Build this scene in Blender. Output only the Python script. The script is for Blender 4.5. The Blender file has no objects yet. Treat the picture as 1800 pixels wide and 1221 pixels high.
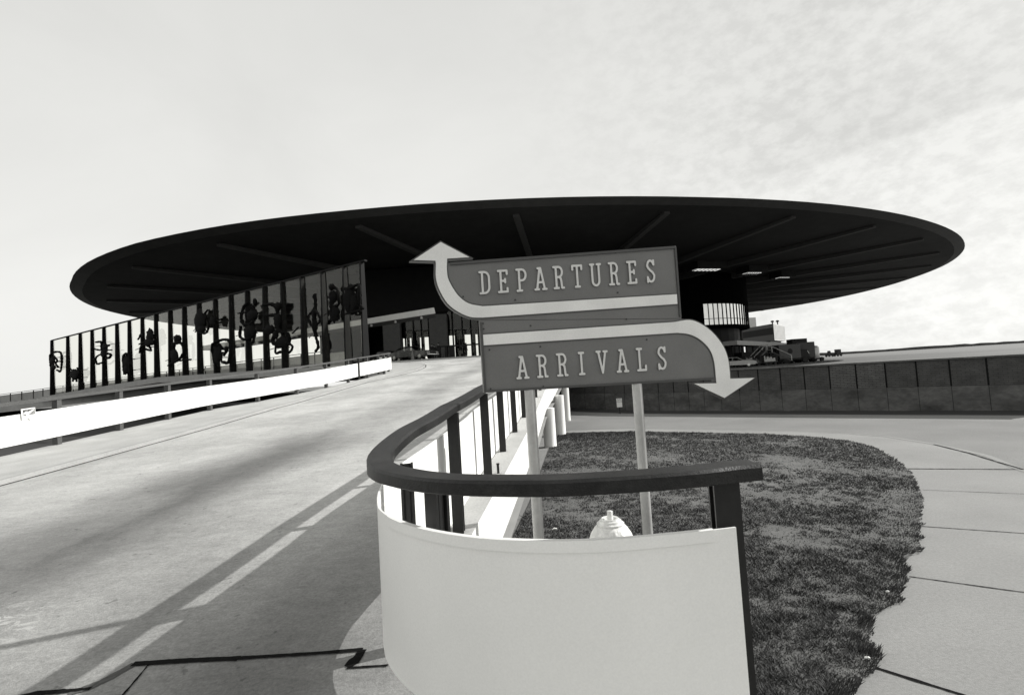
import bpy, bmesh, math, random
from math import sin, cos, tan, pi, radians, hypot, atan2, sqrt
from mathutils import Vector, Matrix, noise
from mathutils.geometry import tessellate_polygon
random.seed(7)
S = bpy.context.scene
COL = S.collection

# ------------------------------------------------------------------ camera, sky, sun, exposure
FPX, CX, CY, ROLL, EYE = 880.0, 930.0, 610.5, 3.6, 1.6
PITCH = 2.961
cam_d = bpy.data.cameras.new("camera")
cam = bpy.data.objects.new("camera", cam_d)
COL.objects.link(cam)
S.camera = cam
cam_d.sensor_width = 36.0
cam_d.lens = FPX / 1800 * 36.0
cam_d.shift_x = -(CX - 900) / 1800
cam_d.clip_start = 0.05
cam_d.clip_end = 9000
_f = Vector((0, cos(radians(PITCH)), sin(radians(PITCH))))
_x = Vector((1, 0, 0))
_u = _x.cross(_f)
_r = radians(-ROLL)     # the horizon climbs to the right
_x2 = _x * cos(_r) + _u * sin(_r)
_u2 = -_x * sin(_r) + _u * cos(_r)
_M = Matrix((_x2, _u2, -_f)).transposed().to_4x4()
cam.matrix_world = Matrix.Translation((0, 0, EYE)) @ _M

SUN = Vector((1.6, 0.48, 1.0)).normalized()
S.view_settings.view_transform = 'Standard'
S.view_settings.look = 'None'
S.view_settings.exposure = 0.1
S.view_settings.gamma = 1.0
S.view_settings.use_curve_mapping = False
S.render.resolution_x, S.render.resolution_y = 1024, 694

sun_d = bpy.data.lights.new("sun", 'SUN')
sun_d.energy = 4.9
sun_d.angle = radians(0.5)
sun_d.color = (1.0, 0.99, 0.965)
sun = bpy.data.objects.new("sun", sun_d)
COL.objects.link(sun)
sun.rotation_euler = (-SUN).to_track_quat('-Z', 'Y').to_euler()
sun.location = (30, 5, 40)

world = bpy.data.worlds.new("World")
S.world = world
world.use_nodes = True
wt = world.node_tree
wt.nodes.clear()
def wn(t, **k):
    n = wt.nodes.new(t)
    for a, b in k.items():
        setattr(n, a, b)
    return n
wo = wn('ShaderNodeOutputWorld'); bg = wn('ShaderNodeBackground')
sky = wn('ShaderNodeTexSky', sky_type='NISHITA', sun_disc=False, sun_elevation=math.asin(SUN.z), sun_rotation=atan2(SUN.x, SUN.y))
sky.air_density = 1.0; sky.dust_density = 2.0
bw = wn('ShaderNodeRGBToBW')
geo = wn('ShaderNodeTexCoord')
sep = wn('ShaderNodeSeparateXYZ')
mp = wn('ShaderNodeMapping'); mp.inputs['Scale'].default_value = (1.0, 1.0, 1.7); mp.inputs['Rotation'].default_value = (0, 0.35, 0.2)
n1 = wn('ShaderNodeTexNoise'); n1.inputs['Scale'].default_value = 2.3; n1.inputs['Detail'].default_value = 7; n1.inputs['Roughness'].default_value = 0.55; n1.inputs['Distortion'].default_value = 0.4
n2 = wn('ShaderNodeTexNoise'); n2.inputs['Scale'].default_value = 30; n2.inputs['Detail'].default_value = 6; n2.inputs['Roughness'].default_value = 0.65
r1 = wn('ShaderNodeMapRange'); r1.inputs[1].default_value = 0.35; r1.inputs[2].default_value = 0.65; r1.inputs[3].default_value = 0.93; r1.inputs[4].default_value = 1.0
r2 = wn('ShaderNodeMapRange'); r2.inputs[1].default_value = 0.38; r2.inputs[2].default_value = 0.6; r2.inputs[3].default_value = 0.87; r2.inputs[4].default_value = 1.0
# wisps only towards the right, high up
r3 = wn('ShaderNodeMapRange'); r3.inputs[1].default_value = -0.05; r3.inputs[2].default_value = 0.45; r3.inputs[3].default_value = 0.0; r3.inputs[4].default_value = 1.0
el = wn('ShaderNodeMapRange'); el.inputs[1].default_value = 0.0; el.inputs[2].default_value = 0.62; el.inputs[3].default_value = 9.9; el.inputs[4].default_value = 8.0
m1 = wn('ShaderNodeMath', operation='MULTIPLY'); m2 = wn('ShaderNodeMath', operation='MULTIPLY')
mixw = wn('ShaderNodeMix', data_type='FLOAT'); mixw.inputs[2].default_value = 1.0
mixs = wn('ShaderNodeMix', data_type='FLOAT'); mixs.inputs[0].default_value = 0.85
comb = wn('ShaderNodeCombineColor')
tb = wn('ShaderNodeMath', operation='MULTIPLY'); tb.inputs[1].default_value = 0.97
L = wt.links.new
L(geo.outputs['Generated'], sep.inputs[0]); L(geo.outputs['Generated'], mp.inputs[0])
L(mp.outputs[0], n1.inputs['Vector']); L(mp.outputs[0], n2.inputs['Vector'])
L(n1.outputs[0], r1.inputs[0]); L(n2.outputs[0], r2.inputs[0])
L(sep.outputs['X'], r3.inputs[0]); L(sep.outputs['Z'], el.inputs[0])
L(r3.outputs[0], mixw.inputs[0]); L(r2.outputs[0], mixw.inputs[3])
L(el.outputs[0], m1.inputs[0]); L(r1.outputs[0], m1.inputs[1])
L(m1.outputs[0], m2.inputs[0]); L(mixw.outputs[0], m2.inputs[1])
dotn = wn('ShaderNodeVectorMath', operation='DOT_PRODUCT'); dotn.inputs[1].default_value = (0.2207, 0.2348, -0.9466)
nw = wn('ShaderNodeTexNoise'); nw.inputs['Scale'].default_value = 5.0; nw.inputs['Detail'].default_value = 4
aw_ = wn('ShaderNodeMath', operation='MULTIPLY_ADD'); aw_.inputs[1].default_value = 0.05
L(geo.outputs['Generated'], dotn.inputs[0]); L(geo.outputs['Generated'], nw.inputs['Vector']); L(nw.outputs[0], aw_.inputs[0]); L(dotn.outputs['Value'], aw_.inputs[2])
edge1 = wn('ShaderNodeMapRange'); edge1.interpolation_type = 'SMOOTHSTEP'; edge1.inputs[1].default_value = 0.018; edge1.inputs[2].default_value = 0.034; edge1.inputs[3].default_value = 1.0; edge1.inputs[4].default_value = 0.0
edge2 = wn('ShaderNodeMapRange'); edge2.interpolation_type = 'SMOOTHSTEP'; edge2.inputs[1].default_value = -0.13; edge2.inputs[2].default_value = 0.02; edge2.inputs[3].default_value = 0.0; edge2.inputs[4].default_value = 1.0
sidem = wn('ShaderNodeMapRange'); sidem.interpolation_type = 'SMOOTHSTEP'; sidem.inputs[1].default_value = 0.2; sidem.inputs[2].default_value = 0.62; sidem.inputs[3].default_value = 0.0; sidem.inputs[4].default_value = 0.11
e12 = wn('ShaderNodeMath', operation='MULTIPLY'); e123 = wn('ShaderNodeMath', operation='MULTIPLY'); sub1 = wn('ShaderNodeMath', operation='SUBTRACT'); sub1.inputs[0].default_value = 1.0; m3 = wn('ShaderNodeMath', operation='MULTIPLY')
L(aw_.outputs[0], edge1.inputs[0]); L(aw_.outputs[0], edge2.inputs[0]); L(sep.outputs['X'], sidem.inputs[0])
L(edge1.outputs[0], e12.inputs[0]); L(edge2.outputs[0], e12.inputs[1]); L(e12.outputs[0], e123.inputs[0]); L(sidem.outputs[0], e123.inputs[1]); L(e123.outputs[0], sub1.inputs[1])
L(m2.outputs[0], m3.inputs[0]); L(sub1.outputs[0], m3.inputs[1])
L(sky.outputs[0], bw.inputs[0]); L(bw.outputs[0], mixs.inputs[2]); L(m3.outputs[0], mixs.inputs[3])
L(mixs.outputs[0], tb.inputs[0])
L(mixs.outputs[0], comb.inputs[0]); L(mixs.outputs[0], comb.inputs[1]); L(tb.outputs[0], comb.inputs[2])
L(comb.outputs[0], bg.inputs[0]); bg.inputs[1].default_value = 0.1
L(bg.outputs[0], wo.inputs[0])

# ------------------------------------------------------------------ survey helpers (a picture point to its place in the world)
_cr, _sr = cos(radians(ROLL)), sin(radians(ROLL))
_cp, _sp = cos(radians(PITCH)), sin(radians(PITCH))
def ray(px, py):
    x = px - CX; y = -(py - CY)
    X = x*_cr + y*_sr; Y = -x*_sr + y*_cr
    f = FPX*_cp - Y*_sp; u = FPX*_sp + Y*_cp
    return Vector((X/f, 1, u/f))
def atd(px, py, d): return ray(px, py)*d + Vector((0, 0, EYE))
def atz(px, py, z):
    q = ray(px, py); return q*((z-EYE)/q.z) + Vector((0, 0, EYE))
def onplane(px, py, P0, P1):
    q = ray(px, py); n = Vector((P1[1]-P0[1], P0[0]-P1[0]))
    t = (n.x*P0[0] + n.y*P0[1]) / (n.x*q.x + n.y*q.y)
    return q*t + Vector((0, 0, EYE))
def interp(tab, y):
    if y <= tab[0][0]: return tab[0][1]
    for (a, b), (c, d) in zip(tab, tab[1:]):
        if y <= c: return b + (d-b)*(y-a)/(c-a)
    return tab[-1][1]
RT = [(-8,-.14),(2,-.02),(2.75,.04),(3.9,.17),(5.4,.28),(7,.37),(8.6,.47),(11.5,.67),(16.7,1.05),(26,2.0),(35,2.85),(44,3.45),(52,3.75),(60,3.9),(200,3.95)]
GT = [(-8,.0),(2,-.04),(3.7,-.17),(8,-.4),(15,-.57),(30,-.62),(400,-.62)]
def R(y): return interp(RT, y)
def G(y): return interp(GT, y)
def hitg(px, py, fn=G, off=0.0):
    q = ray(px, py); d = .5; last = None
    while d < 300:
        P = q*d + Vector((0, 0, EYE)); v = P.z - fn(P.y) - off
        if last is not None and v*last <= 0: return P
        last = v; d *= 1.003
    return None

# ------------------------------------------------------------------ materials (a black and white photograph: neutral greys)
TINT = (1.0, 1.0, 0.975)
def grey(v): return (v*TINT[0], v*TINT[1], v*TINT[2], 1)
def mat(name, v, rough=.7, amp=.12, scale=6.0, bump=0.0, bscale=60.0, metal=0.0, coat=0.0, amp2=0.0, scale2=.7, stretch=(1,1,1), spec=.5):
    m = bpy.data.materials.new(name); m.use_nodes = True
    t = m.node_tree; b = t.nodes['Principled BSDF']; l = t.links.new
    b.inputs['Roughness'].default_value = rough; b.inputs['Metallic'].default_value = metal
    b.inputs['Coat Weight'].default_value = coat
    b.inputs['Specular IOR Level'].default_value = spec
    tc = t.nodes.new('ShaderNodeTexCoord'); mpn = t.nodes.new('ShaderNodeMapping'); mpn.inputs['Scale'].default_value = stretch
    l(tc.outputs['Object'], mpn.inputs[0])
    no = t.nodes.new('ShaderNodeTexNoise'); no.inputs['Scale'].default_value = scale; no.inputs['Detail'].default_value = 8; no.inputs['Roughness'].default_value = .65
    l(mpn.outputs[0], no.inputs['Vector'])
    mr = t.nodes.new('ShaderNodeMapRange'); mr.inputs[1].default_value = .3; mr.inputs[2].default_value = .7
    mr.inputs[3].default_value = 1-amp; mr.inputs[4].default_value = 1+amp
    l(no.outputs[0], mr.inputs[0])
    nb = t.nodes.new('ShaderNodeTexNoise'); nb.inputs['Scale'].default_value = scale2; nb.inputs['Detail'].default_value = 5
    l(mpn.outputs[0], nb.inputs['Vector'])
    mb = t.nodes.new('ShaderNodeMapRange'); mb.inputs[1].default_value = .3; mb.inputs[2].default_value = .7
    mb.inputs[3].default_value = 1-amp2; mb.inputs[4].default_value = 1+amp2
    l(nb.outputs[0], mb.inputs[0])
    mu = t.nodes.new('ShaderNodeMath'); mu.operation = 'MULTIPLY'; l(mr.outputs[0], mu.inputs[0]); l(mb.outputs[0], mu.inputs[1])
    mv = t.nodes.new('ShaderNodeVectorMath'); mv.operation = 'SCALE'; mv.inputs[0].default_value = grey(v)[:3]
    l(mu.outputs[0], mv.inputs['Scale']); l(mv.outputs[0], b.inputs['Base Color'])
    if bump:
        n3 = t.nodes.new('ShaderNodeTexNoise'); n3.inputs['Scale'].default_value = bscale; n3.inputs['Detail'].default_value = 6
        l(tc.outputs['Object'], n3.inputs['Vector'])
        bp = t.nodes.new('ShaderNodeBump'); bp.inputs['Strength'].default_value = bump; bp.inputs['Distance'].default_value = .02
        l(n3.outputs[0], bp.inputs['Height']); l(bp.outputs[0], b.inputs['Normal'])
    return m

M = {}
M['white_paint'] = mat('white_paint', .80, .55, .03, 3, amp2=.05, scale2=.9, bump=.05, bscale=90)
M['panel_paint'] = mat('panel_paint', .90, .45, .045, 110, amp2=.05, scale2=1.2, bump=.04, bscale=25)
M['sign_white'] = mat('sign_white', .80, .5, .07, 110, amp2=.06, scale2=4)
M['sign_grey'] = mat('sign_grey', .155, .5, .12, 110, amp2=.08, scale2=3)
M['sign_trim'] = mat('sign_trim', .06, .4, .1, 30)
M['letter_face'] = mat('letter_face', .66, .5, .05, 60)
M['bolt'] = mat('bolt', .03, .4, .1, 30)
M['pole'] = mat('pole', .40, .45, .08, 30, amp2=.12, scale2=4)
M['rail_dark'] = mat('rail_dark', .016, .42, .4, 40, amp2=.45, scale2=5, bump=.2, bscale=120, spec=.3)
M['post_dark'] = mat('post_dark', .016, .42, .2, 30, amp2=.2, scale2=5, spec=.3)
M['rail_mid'] = mat('rail_mid', .07, .5, .2, 25)
M['concrete'] = mat('concrete', .40, .9, .17, 50, bump=.25, bscale=180, amp2=.14, scale2=1.3)
M['pavement'] = mat('pavement', .24, .9, .17, 55, bump=.35, bscale=220, amp2=.10, scale2=.8)
M['kerb'] = mat('kerb', .32, .9, .12, 30, bump=.2, bscale=150, amp2=.1, scale2=1.5)
M['asphalt'] = mat('asphalt', .18, .92, .18, 40, bump=.3, bscale=150, amp2=.12, scale2=.5)
M['shade_asphalt'] = mat('shade_asphalt', .018, .95, .2, 8, amp2=.3, scale2=.3)  # asphalt with shade put into its colour
M['apron'] = mat('apron', .135, .9, .1, 2, amp2=.14, scale2=.08, stretch=(1,1,1))
M['tar'] = mat('tar', .008, .9, .3, 30, bump=.3, bscale=90, spec=.05)
M['old_tar'] = mat('old_tar', .085, .95, .35, 30, spec=.1)
M['joint'] = mat('joint', .03, .9, .3, 30, spec=.05)
M['wall_concrete'] = mat('wall_concrete', .080, .9, .3, 5, amp2=.5, scale2=.9, stretch=(1,1,1.8), bump=.2, bscale=60)
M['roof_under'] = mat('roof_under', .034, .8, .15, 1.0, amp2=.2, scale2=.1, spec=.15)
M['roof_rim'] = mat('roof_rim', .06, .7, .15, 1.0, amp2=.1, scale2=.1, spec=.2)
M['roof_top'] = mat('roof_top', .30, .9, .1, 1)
M['beam'] = mat('beam', .075, .7, .1, 2, spec=.2)
M['fin'] = mat('fin', .007, .6, .2, 4, amp2=.2, scale2=.8, spec=.12)
M['bronze'] = mat('bronze', .006, .8, .4, 12, bump=.3, bscale=8, spec=.08)
M['dark_wall'] = mat('dark_wall', .008, .6, .2, 1, spec=.15)
M['black_wall'] = mat('black_wall', .003, .9, .2, 1, spec=.02)
M['pier'] = mat('pier', .10, .8, .12, 2)
M['parapet'] = mat('parapet', .34, .8, .12, 1.5, amp2=.1, scale2=.3)
M['canopy'] = mat('canopy', .6, .5, .06, 3)
M['light_wall'] = mat('light_wall', .55, .6, .06, 3)
M['mid_wall'] = mat('mid_wall', .06, .7, .1, 2)
M['soil'] = mat('soil', .10, .95, .3, 25, bump=.5, bscale=60, amp2=.25, scale2=2.2)
M['rubber'] = mat('rubber', .015, .8, .2, 10)
M['chrome'] = mat('chrome', .6, .2, .05, 10, metal=1)
M['car_dark'] = mat('car_dark', .09, .25, .03, 10, coat=.6)
M['car_roof'] = mat('car_roof', .14, .3, .03, 10, coat=.5)
M['car_pale'] = mat('car_pale', .55, .3, .03, 10, coat=.5)
M['truck_dark'] = mat('truck_dark', .018, .5, .1, 4, spec=.2)
M['truck_mid'] = mat('truck_mid', .075, .5, .1, 4)
M['tank'] = mat('tank', .5, .3, .05, 4, metal=.3)
M['cloth'] = mat('cloth', .018, .9, .15, 20)
M['skin'] = mat('skin', .30, .6, .05, 20)
M['shirt'] = mat('shirt', .6, .8, .05, 20)
M['hydrant'] = mat('hydrant', .68, .45, .12, 25, amp2=.12, scale2=9, bump=.35, bscale=40)
M['cone'] = mat('cone', .22, .6, .1, 20)
M['paper'] = mat('paper', .72, .8, .04, 20)
M['ink'] = mat('ink', .05, .7, .4, 18)
M['ink_soft'] = mat('ink_soft', .20, .7, .5, 30)
M['grass_far'] = mat('grass_far', .06, .95, .2, .05, amp2=.2, scale2=.01)

def glass(name, refl, tint, rough=.02):
    m = bpy.data.materials.new(name); m.use_nodes = True; t = m.node_tree; t.nodes.clear(); l = t.links.new
    o = t.nodes.new('ShaderNodeOutputMaterial'); mx = t.nodes.new('ShaderNodeMixShader')
    tr = t.nodes.new('ShaderNodeBsdfTransparent'); tr.inputs[0].default_value = grey(tint)
    gl = t.nodes.new('ShaderNodeBsdfGlossy'); gl.inputs['Roughness'].default_value = rough; gl.inputs[0].default_value = grey(.95)
    lf = t.nodes.new('ShaderNodeLayerWeight'); lf.inputs[0].default_value = .5
    lw = t.nodes.new('ShaderNodeMath'); lw.operation = 'POWER'; lw.inputs[1].default_value = 4.0; l(lf.outputs['Facing'], lw.inputs[0])
    nz = t.nodes.new('ShaderNodeTexNoise'); nz.inputs['Scale'].default_value = .6
    ad = t.nodes.new('ShaderNodeMath'); ad.operation = 'MULTIPLY_ADD'; ad.inputs[1].default_value = .6; ad.inputs[2].default_value = refl
    cl = t.nodes.new('ShaderNodeMath'); cl.operation = 'MINIMUM'; cl.inputs[1].default_value = .97
    l(lw.outputs[0], ad.inputs[0]); l(ad.outputs[0], cl.inputs[0]); l(cl.outputs[0], mx.inputs[0])
    l(tr.outputs[0], mx.inputs[1]); l(gl.outputs[0], mx.inputs[2]); l(mx.outputs[0], o.inputs[0])
    return m
M['glass'] = glass('glass', .02, .985, 0.0)
M['window'] = glass('window', .75, .1)
M['dim_glass'] = glass('dim_glass', .05, .5)

# road surface of the ramp: worn concrete with oil-darkened lane centre and polished tyre tracks
def road_material():
    m = bpy.data.materials.new('ramp_concrete'); m.use_nodes = True; t = m.node_tree; b = t.nodes['Principled BSDF']; l = t.links.new
    b.inputs['Roughness'].default_value = .88; b.inputs['Specular IOR Level'].default_value = .3
    tc = t.nodes.new('ShaderNodeTexCoord'); sp = t.nodes.new('ShaderNodeSeparateXYZ'); l(tc.outputs['Object'], sp.inputs[0])
    def N(scale, st, det=7, ro=.6, dist=0.0):
        mpn = t.nodes.new('ShaderNodeMapping'); mpn.inputs['Scale'].default_value = st; l(tc.outputs['Object'], mpn.inputs[0])
        n = t.nodes.new('ShaderNodeTexNoise'); n.inputs['Scale'].default_value = scale; n.inputs['Detail'].default_value = det; n.inputs['Roughness'].default_value = ro
        n.inputs['Distortion'].default_value = dist
        l(mpn.outputs[0], n.inputs['Vector']); return n.outputs[0]
    def MA(op, a, bb, c=None):
        n = t.nodes.new('ShaderNodeMath'); n.operation = op
        for i, q in enumerate((a, bb, c)):
            if q is None: continue
            if isinstance(q, (int, float)): n.inputs[i].default_value = q
            else: l(q, n.inputs[i])
        return n.outputs[0]
    def MR(v, a, bb, c, d):
        n = t.nodes.new('ShaderNodeMapRange'); n.interpolation_type = 'SMOOTHSTEP'; l(v, n.inputs[0])
        for i, q in enumerate((a, bb, c, d)): n.inputs[i+1].default_value = q
        return n.outputs[0]
    wob = MA('MULTIPLY', MA('SUBTRACT', N(.35, (1, .35, 1)), .5), 1.6)
    # lane axis leans slightly as the ramp bends
    xx = MA('ADD', MA('SUBTRACT', sp.outputs[0], MA('MULTIPLY', sp.outputs[1], .09)), wob)
    stain = MA('ABSOLUTE', MA('ADD', xx, 5.1), 0)
    dark = MR(stain, .1, 1.5, 1.0, 0.0)
    stain2 = MR(MA('ABSOLUTE', MA('ADD', xx, 1.7), 0), .1, .8, .35, 0.0)
    fade = MR(sp.outputs[1], 3, 17, 1.0, .35)
    patch = MR(N(.5, (1, .4, 1), 5), .38, .62, .5, 1.0)
    dk = MA('MULTIPLY', MA('MULTIPLY', MA('MAXIMUM', dark, stain2), patch), fade)
    fine = MA('MULTIPLY', MR(N(60, (1, 1, 1), 6, .8), .3, .7, .80, 1.20), MR(N(22, (1, 1.6, 1), 5, .75), .3, .7, .90, 1.10))
    med = MR(N(4.5, (.9, 1.9, 1), 9, .8, .6), .3, .7, .85, 1.13)
    brd = MR(N(.55, (1.2, 1, 1), 5), .32, .68, .80, 1.10)
    spots = MR(N(9, (1, 1, 1), 3, .5), .27, .33, .62, 1.0)
    v = MA('MULTIPLY', MA('MULTIPLY', MA('MULTIPLY', fine, med), MA('MULTIPLY', brd, spots)), MA('SUBTRACT', 1.0, MA('MULTIPLY', dk, .82)))
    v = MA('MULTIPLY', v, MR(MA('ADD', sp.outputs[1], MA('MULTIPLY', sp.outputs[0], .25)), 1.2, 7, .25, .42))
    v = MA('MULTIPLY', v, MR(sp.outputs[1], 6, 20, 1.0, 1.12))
    dxp = MA('MULTIPLY', MA('ADD', sp.outputs[0], 3.85), 1.7); dyp = MA('MULTIPLY', MA('SUBTRACT', sp.outputs[1], 3.35), 2.2)
    near = MR(MA('SQRT', MA('ADD', MA('MULTIPLY', dxp, dxp), MA('MULTIPLY', dyp, dyp)), 0), .3, 1.3, 1.0, 0.0)
    crumb = MA('MULTIPLY', MR(N(7, (1, 2.2, 1), 8, .72, 1.2), .52, .60, 0.0, 1.0), near)
    v = MA('ADD', MA('MULTIPLY', v, MA('SUBTRACT', 1.0, crumb)), MA('MULTIPLY', crumb, .46))
    c = t.nodes.new('ShaderNodeCombineColor'); l(v, c.inputs[0]); l(v, c.inputs[1]); l(MA('MULTIPLY', v, .975), c.inputs[2])
    l(c.outputs[0], b.inputs['Base Color'])
    bp = t.nodes.new('ShaderNodeBump'); bp.inputs['Strength'].default_value = .35; bp.inputs['Distance'].default_value = .012
    l(MA('ADD', N(120, (1, 1, 1), 5), MA('MULTIPLY', N(14, (1, 1, 1), 6), .8)), bp.inputs['Height']); l(bp.outputs[0], b.inputs['Normal'])
    return m
M['road'] = road_material()

def brick_material(name, c1, c2, mortar):
    m = bpy.data.materials.new(name); m.use_nodes = True; t = m.node_tree; b = t.nodes['Principled BSDF']; l = t.links.new
    b.inputs['Roughness'].default_value = .9
    tc = t.nodes.new('ShaderNodeTexCoord'); br = t.nodes.new('ShaderNodeTexBrick')
    br.inputs['Scale'].default_value = 1.0; br.inputs['Color1'].default_value = grey(c1); br.inputs['Color2'].default_value = grey(c2)
    br.inputs['Mortar'].default_value = grey(mortar); br.inputs['Mortar Size'].default_value = .012; br.inputs['Brick Width'].default_value = .24
    br.inputs['Row Height'].default_value = .07; br.inputs['Mortar Smooth'].default_value = .3
    l(tc.outputs['UV'], br.inputs['Vector'])
    no = t.nodes.new('ShaderNodeTexNoise'); no.inputs['Scale'].default_value = 3; no.inputs['Detail'].default_value = 6; l(tc.outputs['Object'], no.inputs['Vector'])
    mr = t.nodes.new('ShaderNodeMapRange'); mr.inputs[1].default_value = .3; mr.inputs[2].default_value = .7; mr.inputs[3].default_value = .75; mr.inputs[4].default_value = 1.2
    l(no.outputs[0], mr.inputs[0])
    mv = t.nodes.new('ShaderNodeVectorMath'); mv.operation = 'SCALE'; l(br.outputs[0], mv.inputs[0]); l(mr.outputs[0], mv.inputs['Scale'])
    l(mv.outputs[0], b.inputs['Base Color'])
    bp = t.nodes.new('ShaderNodeBump'); bp.inputs['Strength'].default_value = .5; bp.inputs['Distance'].default_value = .01; bp.invert = True
    l(br.outputs['Fac'], bp.inputs['Height']); l(bp.outputs[0], b.inputs['Normal'])
    return m
M['brick_dark'] = brick_material('brick_dark', .070, .058, .042)
M['brick_light'] = brick_material('brick_light', .105, .085, .045)

def blade_material():
    m = bpy.data.materials.new('grass_blade'); m.use_nodes = True; t = m.node_tree; b = t.nodes['Principled BSDF']; l = t.links.new
    at = t.nodes.new('ShaderNodeAttribute'); at.attribute_name = 'shade'
    cr = t.nodes.new('ShaderNodeMapRange'); cr.inputs[3].default_value = .013; cr.inputs[4].default_value = .16
    l(at.outputs['Fac'], cr.inputs[0])
    c = t.nodes.new('ShaderNodeCombineColor'); l(cr.outputs[0], c.inputs[0]); l(cr.outputs[0], c.inputs[1]); l(cr.outputs[0], c.inputs[2])
    l(c.outputs[0], b.inputs['Base Color']); b.inputs['Roughness'].default_value = .7
    return m
M['blade'] = blade_material()

# ------------------------------------------------------------------ mesh builder and scene-graph helpers
class MB:
    def __init__(s): s.v = []; s.f = []; s.mi = []; s.uv = {}; s.k = 0
    def add(s, vs, fs):
        o = len(s.v); s.v += [tuple(p) for p in vs]
        for f in fs: s.f.append([i+o for i in f]); s.mi.append(s.k)
        return s
    def hexa(s, p):       # eight corners: bottom loop, top loop
        return s.add(p, [(0,3,2,1),(4,5,6,7),(0,1,5,4),(1,2,6,5),(2,3,7,6),(3,0,4,7)])
    def box(s, x0, x1, y0, y1, z0, z1):
        return s.hexa([(x0,y0,z0),(x1,y0,z0),(x1,y1,z0),(x0,y1,z0),(x0,y0,z1),(x1,y0,z1),(x1,y1,z1),(x0,y1,z1)])
    def obox(s, c, ax, hl, hw, z0, z1):    # oriented box: centre (x,y), axis direction, half length, half width
        d = Vector((ax[0], ax[1])).normalized(); n = Vector((-d.y, d.x)); c = Vector((c[0], c[1]))
        q = [c-d*hl-n*hw, c+d*hl-n*hw, c+d*hl+n*hw, c-d*hl+n*hw]
        return s.hexa([(a.x,a.y,z0) for a in q]+[(a.x,a.y,z1) for a in q])
    def tube(s, pts, rad, n=10, caps=True):
        pts = [Vector(p) for p in pts]; rr = rad if isinstance(rad, (list, tuple)) else [rad]*len(pts)
        rings = []; up = None
        for i, p in enumerate(pts):
            t = (pts[min(i+1,len(pts)-1)]-pts[max(i-1,0)]).normalized()
            if up is None:
                a = Vector((0,0,1)) if abs(t.z) < .9 else Vector((1,0,0)); up = (a - t*a.dot(t)).normalized()
            else: up = (up - t*up.dot(t)).normalized()
            b = t.cross(up)
            rings.append([p+(up*cos(2*pi*k/n)+b*sin(2*pi*k/n))*rr[i] for k in range(n)])
        vs = [q for r_ in rings for q in r_]; fs = []
        for i in range(len(pts)-1):
            for k in range(n): fs.append((i*n+k, i*n+(k+1)%n, (i+1)*n+(k+1)%n, (i+1)*n+k))
        if caps: fs.append(tuple(range(n-1,-1,-1))); fs.append(tuple((len(pts)-1)*n+k for k in range(n)))
        return s.add(vs, fs)
    def lathe(s, prof, c=(0,0), n=24, ripple=None):
        vs = []; fs = []
        for j, (r_, z) in enumerate(prof):
            for k in range(n):
                a = 2*pi*k/n; q = r_*(ripple(a, z) if ripple else 1)
                vs.append((c[0]+q*cos(a), c[1]+q*sin(a), z))
        for j in range(len(prof)-1):
            for k in range(n): fs.append((j*n+k, j*n+(k+1)%n, (j+1)*n+(k+1)%n, (j+1)*n+k))
        fs.append(tuple(range(n-1,-1,-1))); fs.append(tuple((len(prof)-1)*n+k for k in range(n)))
        return s.add(vs, fs)
    def ball(s, c, r, n=12, m=8, sc=(1,1,1)):
        vs = []; fs = []
        for j in range(m+1):
            ph = pi*j/m
            for k in range(n):
                a = 2*pi*k/n; vs.append((c[0]+r*sc[0]*sin(ph)*cos(a), c[1]+r*sc[1]*sin(ph)*sin(a), c[2]+r*sc[2]*cos(ph)))
        for j in range(m):
            for k in range(n): fs.append((j*n+k, (j+1)*n+k, (j+1)*n+(k+1)%n, j*n+(k+1)%n))
        return s.add(vs, fs)
    def strip(s, A, B):    # sheet between two point rows
        n = len(A); return s.add(list(A)+list(B), [(i, i+1, n+i+1, n+i) for i in range(n-1)])
    def sweep(s, pts, prof, closed_caps=True):   # horizontal path, profile of (side, up) points; side is to the right of travel
        pts = [Vector(p) for p in pts]; m = len(prof); vs = []
        for i, p in enumerate(pts):
            a = pts[max(i-1,0)]; b = pts[min(i+1,len(pts)-1)]; d = Vector((b.x-a.x, b.y-a.y)).normalized(); n = Vector((d.y, -d.x))
            for (u, w) in prof: vs.append((p.x+n.x*u, p.y+n.y*u, p.z+w))
        fs = []
        for i in range(len(pts)-1):
            for k in range(m): fs.append((i*m+k, i*m+(k+1)%m, (i+1)*m+(k+1)%m, (i+1)*m+k))
        if closed_caps: fs.append(tuple(range(m-1,-1,-1))); fs.append(tuple((len(pts)-1)*m+k for k in range(m)))
        return s.add(vs, fs)
    def prism(s, poly, to3, d0, d1):   # 2D outline, to3(u, v, depth)
        n = len(poly); tri = tessellate_polygon([[Vector((a, b, 0)) for a, b in poly]])
        vs = [to3(a, b, d0) for a, b in poly]+[to3(a, b, d1) for a, b in poly]
        fs = [tuple(t) for t in tri]+[tuple(n+i for i in reversed(t)) for t in tri]+[(i, (i+1)%n, n+(i+1)%n, n+i) for i in range(n)]
        return s.add(vs, fs)
    def build(s, name, mats, parent=None, smooth=None, local=False, bevel=0, uvf=None):
        me = bpy.data.meshes.new(name)
        vs = [Vector(v) for v in s.v]
        loc = None
        if parent is not None and not local:
            W = parent
            chain = []
            while W is not None: chain.append(W); W = W.parent
            mw = Matrix.Identity(4)
            for c in reversed(chain): mw = mw @ Matrix.LocRotScale(c.location, c.rotation_euler, c.scale)
            inv = mw.inverted(); vs = [inv @ v for v in vs]
        elif parent is None and not local:
            mn = [min(v[i] for v in vs) for i in range(3)]; mx = [max(v[i] for v in vs) for i in range(3)]
            loc = Vector(((mn[0]+mx[0])/2, (mn[1]+mx[1])/2, mn[2])); vs = [v-loc for v in vs]
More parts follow.
